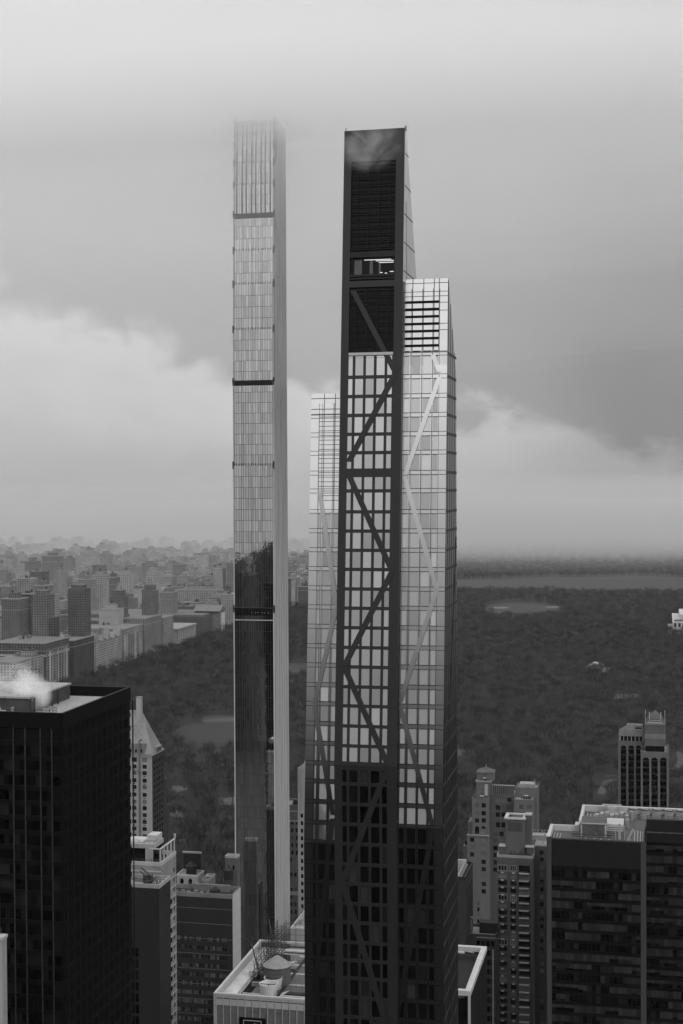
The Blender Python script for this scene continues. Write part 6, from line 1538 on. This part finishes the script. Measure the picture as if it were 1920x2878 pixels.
tc = N(t, 'ShaderNodeTexCoord'); sp = N(t, 'ShaderNodeSeparateXYZ'); t.links.new(tc.outputs['Generated'], sp.inputs[0])
az = math_(t, 'ARCTAN2', sp.outputs[0], sp.outputs[1]); el = math_(t, 'ARCSINE', sp.outputs[2])
def ramp(v, stops, lo, hi):
    f = mapr(t, v, lo, hi, 0, 1); r = t.nodes.new('ShaderNodeValToRGB'); t.links.new(f, r.inputs[0]); r.color_ramp.interpolation = 'EASE'
    e = r.color_ramp.elements
    for i, (p, c) in enumerate(stops):
        q = e[i] if i < 2 else e.new((p-lo)/(hi-lo)); q.position = (p-lo)/(hi-lo); q.color = g3(c)
    s_ = N(t, 'ShaderNodeSeparateColor'); t.links.new(r.outputs[0], s_.inputs[0]); return s_.outputs[0]
# cloud layer brightness by elevation (radians)
base = ramp(el, [(-.1, .28), (1.5, 1.6), (.0, .30), (.05, .36), (.12, .42), (.19, .55), (.26, .72), (.33, .82), (.5, .95), (.8, 1.2)], -.1, 1.5)
side = ramp(az, [(-.6, 1.12), (.25, .62), (-.40, 1.08), (-.25, 1.05), (-.12, .97), (.0, .75), (.1, .70)], -.6, .25)
back = mapr(t, sp.outputs[1], -.3, .3, 0, 1, True)
sidef = math_(t, 'ADD', math_(t, 'MULTIPLY', side, back), math_(t, 'MULTIPLY', 1.3, math_(t, 'SUBTRACT', 1, back)))
cv = N(t, 'ShaderNodeCombineXYZ'); t.links.new(math_(t, 'MULTIPLY', az, 2.2), cv.inputs[0]); t.links.new(math_(t, 'MULTIPLY', el, 3.0), cv.inputs[1])
nz = N(t, 'ShaderNodeTexNoise', Scale=1.9, Detail=5.0, Roughness=.5, Distortion=.5); t.links.new(cv.outputs[0], nz.inputs['Vector'])
soft = mapr(t, nz.outputs[0], .28, .74, .90, 1.10, True)
nz2 = N(t, 'ShaderNodeTexNoise', Scale=9.0, Detail=7.0, Roughness=.55, Distortion=.3); t.links.new(cv.outputs[0], nz2.inputs['Vector'])
nb = mapr(t, nz2.outputs[0], .3, .7, -.02, .02)
# cloud bank with a ragged top lower in the sky; its height follows the bearing
edge = ramp(az, [(-.5, .150), (.1, .02), (-.44, .132), (-.36, .115), (-.285, .085), (-.27, .080), (-.16, .056), (-.09, .048), (.0, .03)], -.5, .1)
dz = math_(t, 'SUBTRACT', math_(t, 'ADD', edge, nb), el)
inb = mapr(t, dz, -.005, .022, 0, 1, True)
rim = math_(t, 'MULTIPLY', inb, mapr(t, dz, .0, .10, .60, .30))
bank = math_(t, 'ADD', 1, math_(t, 'MULTIPLY', rim, back))
lum = math_(t, 'MULTIPLY', math_(t, 'MULTIPLY', math_(t, 'MULTIPLY', base, sidef), soft), bank)
mixv = math_(t, 'ADD', math_(t, 'MULTIPLY', bw.outputs[0], .04), math_(t, 'MULTIPLY', lum, 9.4))
cc = N(t, 'ShaderNodeCombineColor')
for i in range(3): t.links.new(mixv, cc.inputs[i])
t.links.new(cc.outputs[0], bg.inputs[0]); t.links.new(bg.outputs[0], wo.inputs[0])
def volume(name, density, aniso=0., col=1.):
    m, t = nt(name); o = N(t, 'ShaderNodeOutputMaterial'); v = N(t, 'ShaderNodeVolumePrincipled'); v.inputs['Color'].default_value = g3(col); v.inputs['Density'].default_value = density; v.inputs['Anisotropy'].default_value = aniso
    t.links.new(v.outputs[0], o.inputs['Volume']); return m, t, v
b = MB(); b.box(-9000, 9000, -4000, 14000, -1, 452); h_ = b.build('haze', volume('haze_air', 1.2e-5, .0, 1.)[0]); tag(h_, 'pale even haze over the whole city', 'haze', kind='stuff')
# fog standing on the far city: nested banks, thicker and higher with distance
import bmesh
def bank_mesh(name, xs, ys, h, hend, yend, dens, seed, lab=None, parent=None, ramp_=700.):
    rf = random.Random(seed); n = 30; b = MB(); top = []
    for i in range(n+1):
        f = i/n; top.append((xs[0]+(xs[1]-xs[0])*f, ys[0]+(ys[1]-ys[0])*f, h*(1+.12*math.sin(f*9+seed)+.05*math.sin(f*23+seed))))
    prof = [(0, 0), (.25, .4), (1, 1)]
    def col(q): return [(q[0], q[1]+ramp_*a, 1+q[2]*c+seed*.01) for a, c in prof]+[(q[0], yend, hend), (q[0], yend, 1+seed*.01)]
    C_ = [col(q) for q in top]
    for A, B in zip(C_, C_[1:]):
        for k in range(5): j = (k+1) % 5; b.quad(A[k], B[k], B[j], A[j])
    b.poly(C_[0]); b.poly(C_[-1]); me = b.me(name)
    bm = bmesh.new(); bm.from_mesh(me); bmesh.ops.remove_doubles(bm, verts=bm.verts, dist=.001); bmesh.ops.recalc_face_normals(bm, faces=bm.faces); bm.to_mesh(me); bm.free()
    me.materials.append(volume(name+'_vol', dens, 0., .66)[0]); o = link(name, me, parent)
    if lab: tag(o, lab, 'fog', kind='stuff')
    return o
fb = bank_mesh('fog_bank', (-6000, 2500), (2700, 4500), 75, 60, 12500, 7e-4, 1, 'thick pale fog bank swallowing the horizon', ramp_=1200)
bank_mesh('fog_core', (-6100, 2600), (3300, 5200), 185, 130, 12600, 1.4e-3, 2, parent=fb, ramp_=1500)
bank_mesh('fog_top', (-6200, 2700), (4300, 6200), 310, 230, 12700, 2.6e-4, 3, parent=fb, ramp_=2200)
bank_mesh('fog_top', (-6300, 2800), (5500, 8300), 430, 300, 12800, .7e-4, 6, parent=fb, ramp_=3200)
bank_mesh('district_mist', (-5800, -800), (1300, 1500), 130, 140, 6500, 1.9e-4, 4, 'thin mist over the district left of the park', ramp_=1500)
bank_mesh('park_mist', (-790, 900), (2300, 2300), 60, 60, 6000, 4e-5, 5, 'very thin mist over the far half of the park', ramp_=1500)
# low cloud hiding the top of the slender skyscraper: nested shells, denser with height
def puff(name, c, r, seed, dens, lab, lump=.18, squash=1., parent=None, sub=3):
    bm = bmesh.new(); bmesh.ops.create_icosphere(bm, subdivisions=sub, radius=1)
    from mathutils import noise
    for v in bm.verts:
        d = v.co.normalized(); k = 1+lump*noise.noise(d*2.2+Vector((seed, 0, 0)))+lump*.5*noise.noise(d*5+Vector((0, seed, 0))); v.co = Vector((d.x*r[0]*k, d.y*r[1]*k, d.z*r[2]*k))+Vector(c)
    me = bpy.data.meshes.new(name); bm.to_mesh(me); bm.free(); me.materials.append(volume(name+'_vol', dens, .7)[0])
    o = link(name, me, parent)
    if lab: tag(o, lab, 'cloud', kind='stuff')
    return o
tx = -172
cl = puff('low_cloud', (tx, 640, 430), (420, 235, 130), 1, 1.1e-3, 'broad low cloud swallowing the top of the slender skyscraper', lump=.1, sub=4)
for i, (c_, rr_, dn) in enumerate((((tx, 640, 430), (400, 200, 88), .0016), ((tx+30, 636, 430), (400, 140, 60), .0022), ((tx+20, 634, 432), (360, 90, 40), .004), ((tx+10, 633, 434), (330, 52, 31), .013), ((tx, 632, 437), (300, 36, 25), .04))):
    puff('cloud_core', c_, rr_, 3+i, dn, None, lump=(.14, .2, .3, .34, .22)[i], parent=cl, sub=5)
# thin scud in front of the crown of the tapering skyscraper, and steam on the office tower roof
def noisy_volume(name, dens, scale, thr, c, r, lab, seed=0., cat='steam'):
    m, t, v = volume(name+'_vol', dens)
    tc = N(t, 'ShaderNodeTexCoord'); nz = N(t, 'ShaderNodeTexNoise', Scale=scale, Detail=5.0, Roughness=.6, Distortion=.6); mp = N(t, 'ShaderNodeMapping'); mp.inputs['Location'].default_value = (seed, 0, 0)
    t.links.new(tc.outputs['Object'], mp.inputs[0]); t.links.new(mp.outputs[0], nz.inputs['Vector'])
    gd = N(t, 'ShaderNodeTexGradient', gradient_type='SPHERICAL'); t.links.new(tc.outputs['Object'], gd.inputs[0])
    d = math_(t, 'MULTIPLY', math_(t, 'MULTIPLY', mapr(t, nz.outputs[0], thr, thr+.2, 0, 1, True), mapr(t, gd.outputs[0], 0, .5, 0, 1, True)), dens); t.links.new(d, v.inputs['Density'])
    bm = bmesh.new(); bmesh.ops.create_icosphere(bm, subdivisions=3, radius=1); me = bpy.data.meshes.new(name); bm.to_mesh(me); bm.free(); me.materials.append(m)
    o = link(name, me); o.location = c; o.scale = r; tag(o, lab, cat, kind='stuff'); return o
pz = at(1058, 395, Y=286)
noisy_volume('scud_cloud', .09, 1.4, .42, (pz.x-1, 284, pz.z-1), (7.5, 4, 6.5), 'thin wisp of cloud drifting across the top of the tapering skyscraper', cat='cloud')
s1 = at(90, 1950, Y=372); noisy_volume('steam', .42, 1.5, .36, (s1.x, 372, s1.z), (6.5, 4, 6.5), 'white steam puff rising from the black office tower roof', 3.)
s2 = at(45, 1905, Y=374); noisy_volume('steam', .16, 1.6, .4, (s2.x, 374, s2.z), (8, 4, 5), 'thin torn steam drifting left above the rooftop steam puff', 5.)
sc.view_settings.view_transform = 'Standard'; sc.view_settings.look = 'None'; sc.view_settings.exposure = 0; sc.view_settings.gamma = 1
sc.cycles.volume_bounces = 16; sc.cycles.max_bounces = 16; sc.cycles.volume_step_rate = 1.5; sc.cycles.use_denoising = True
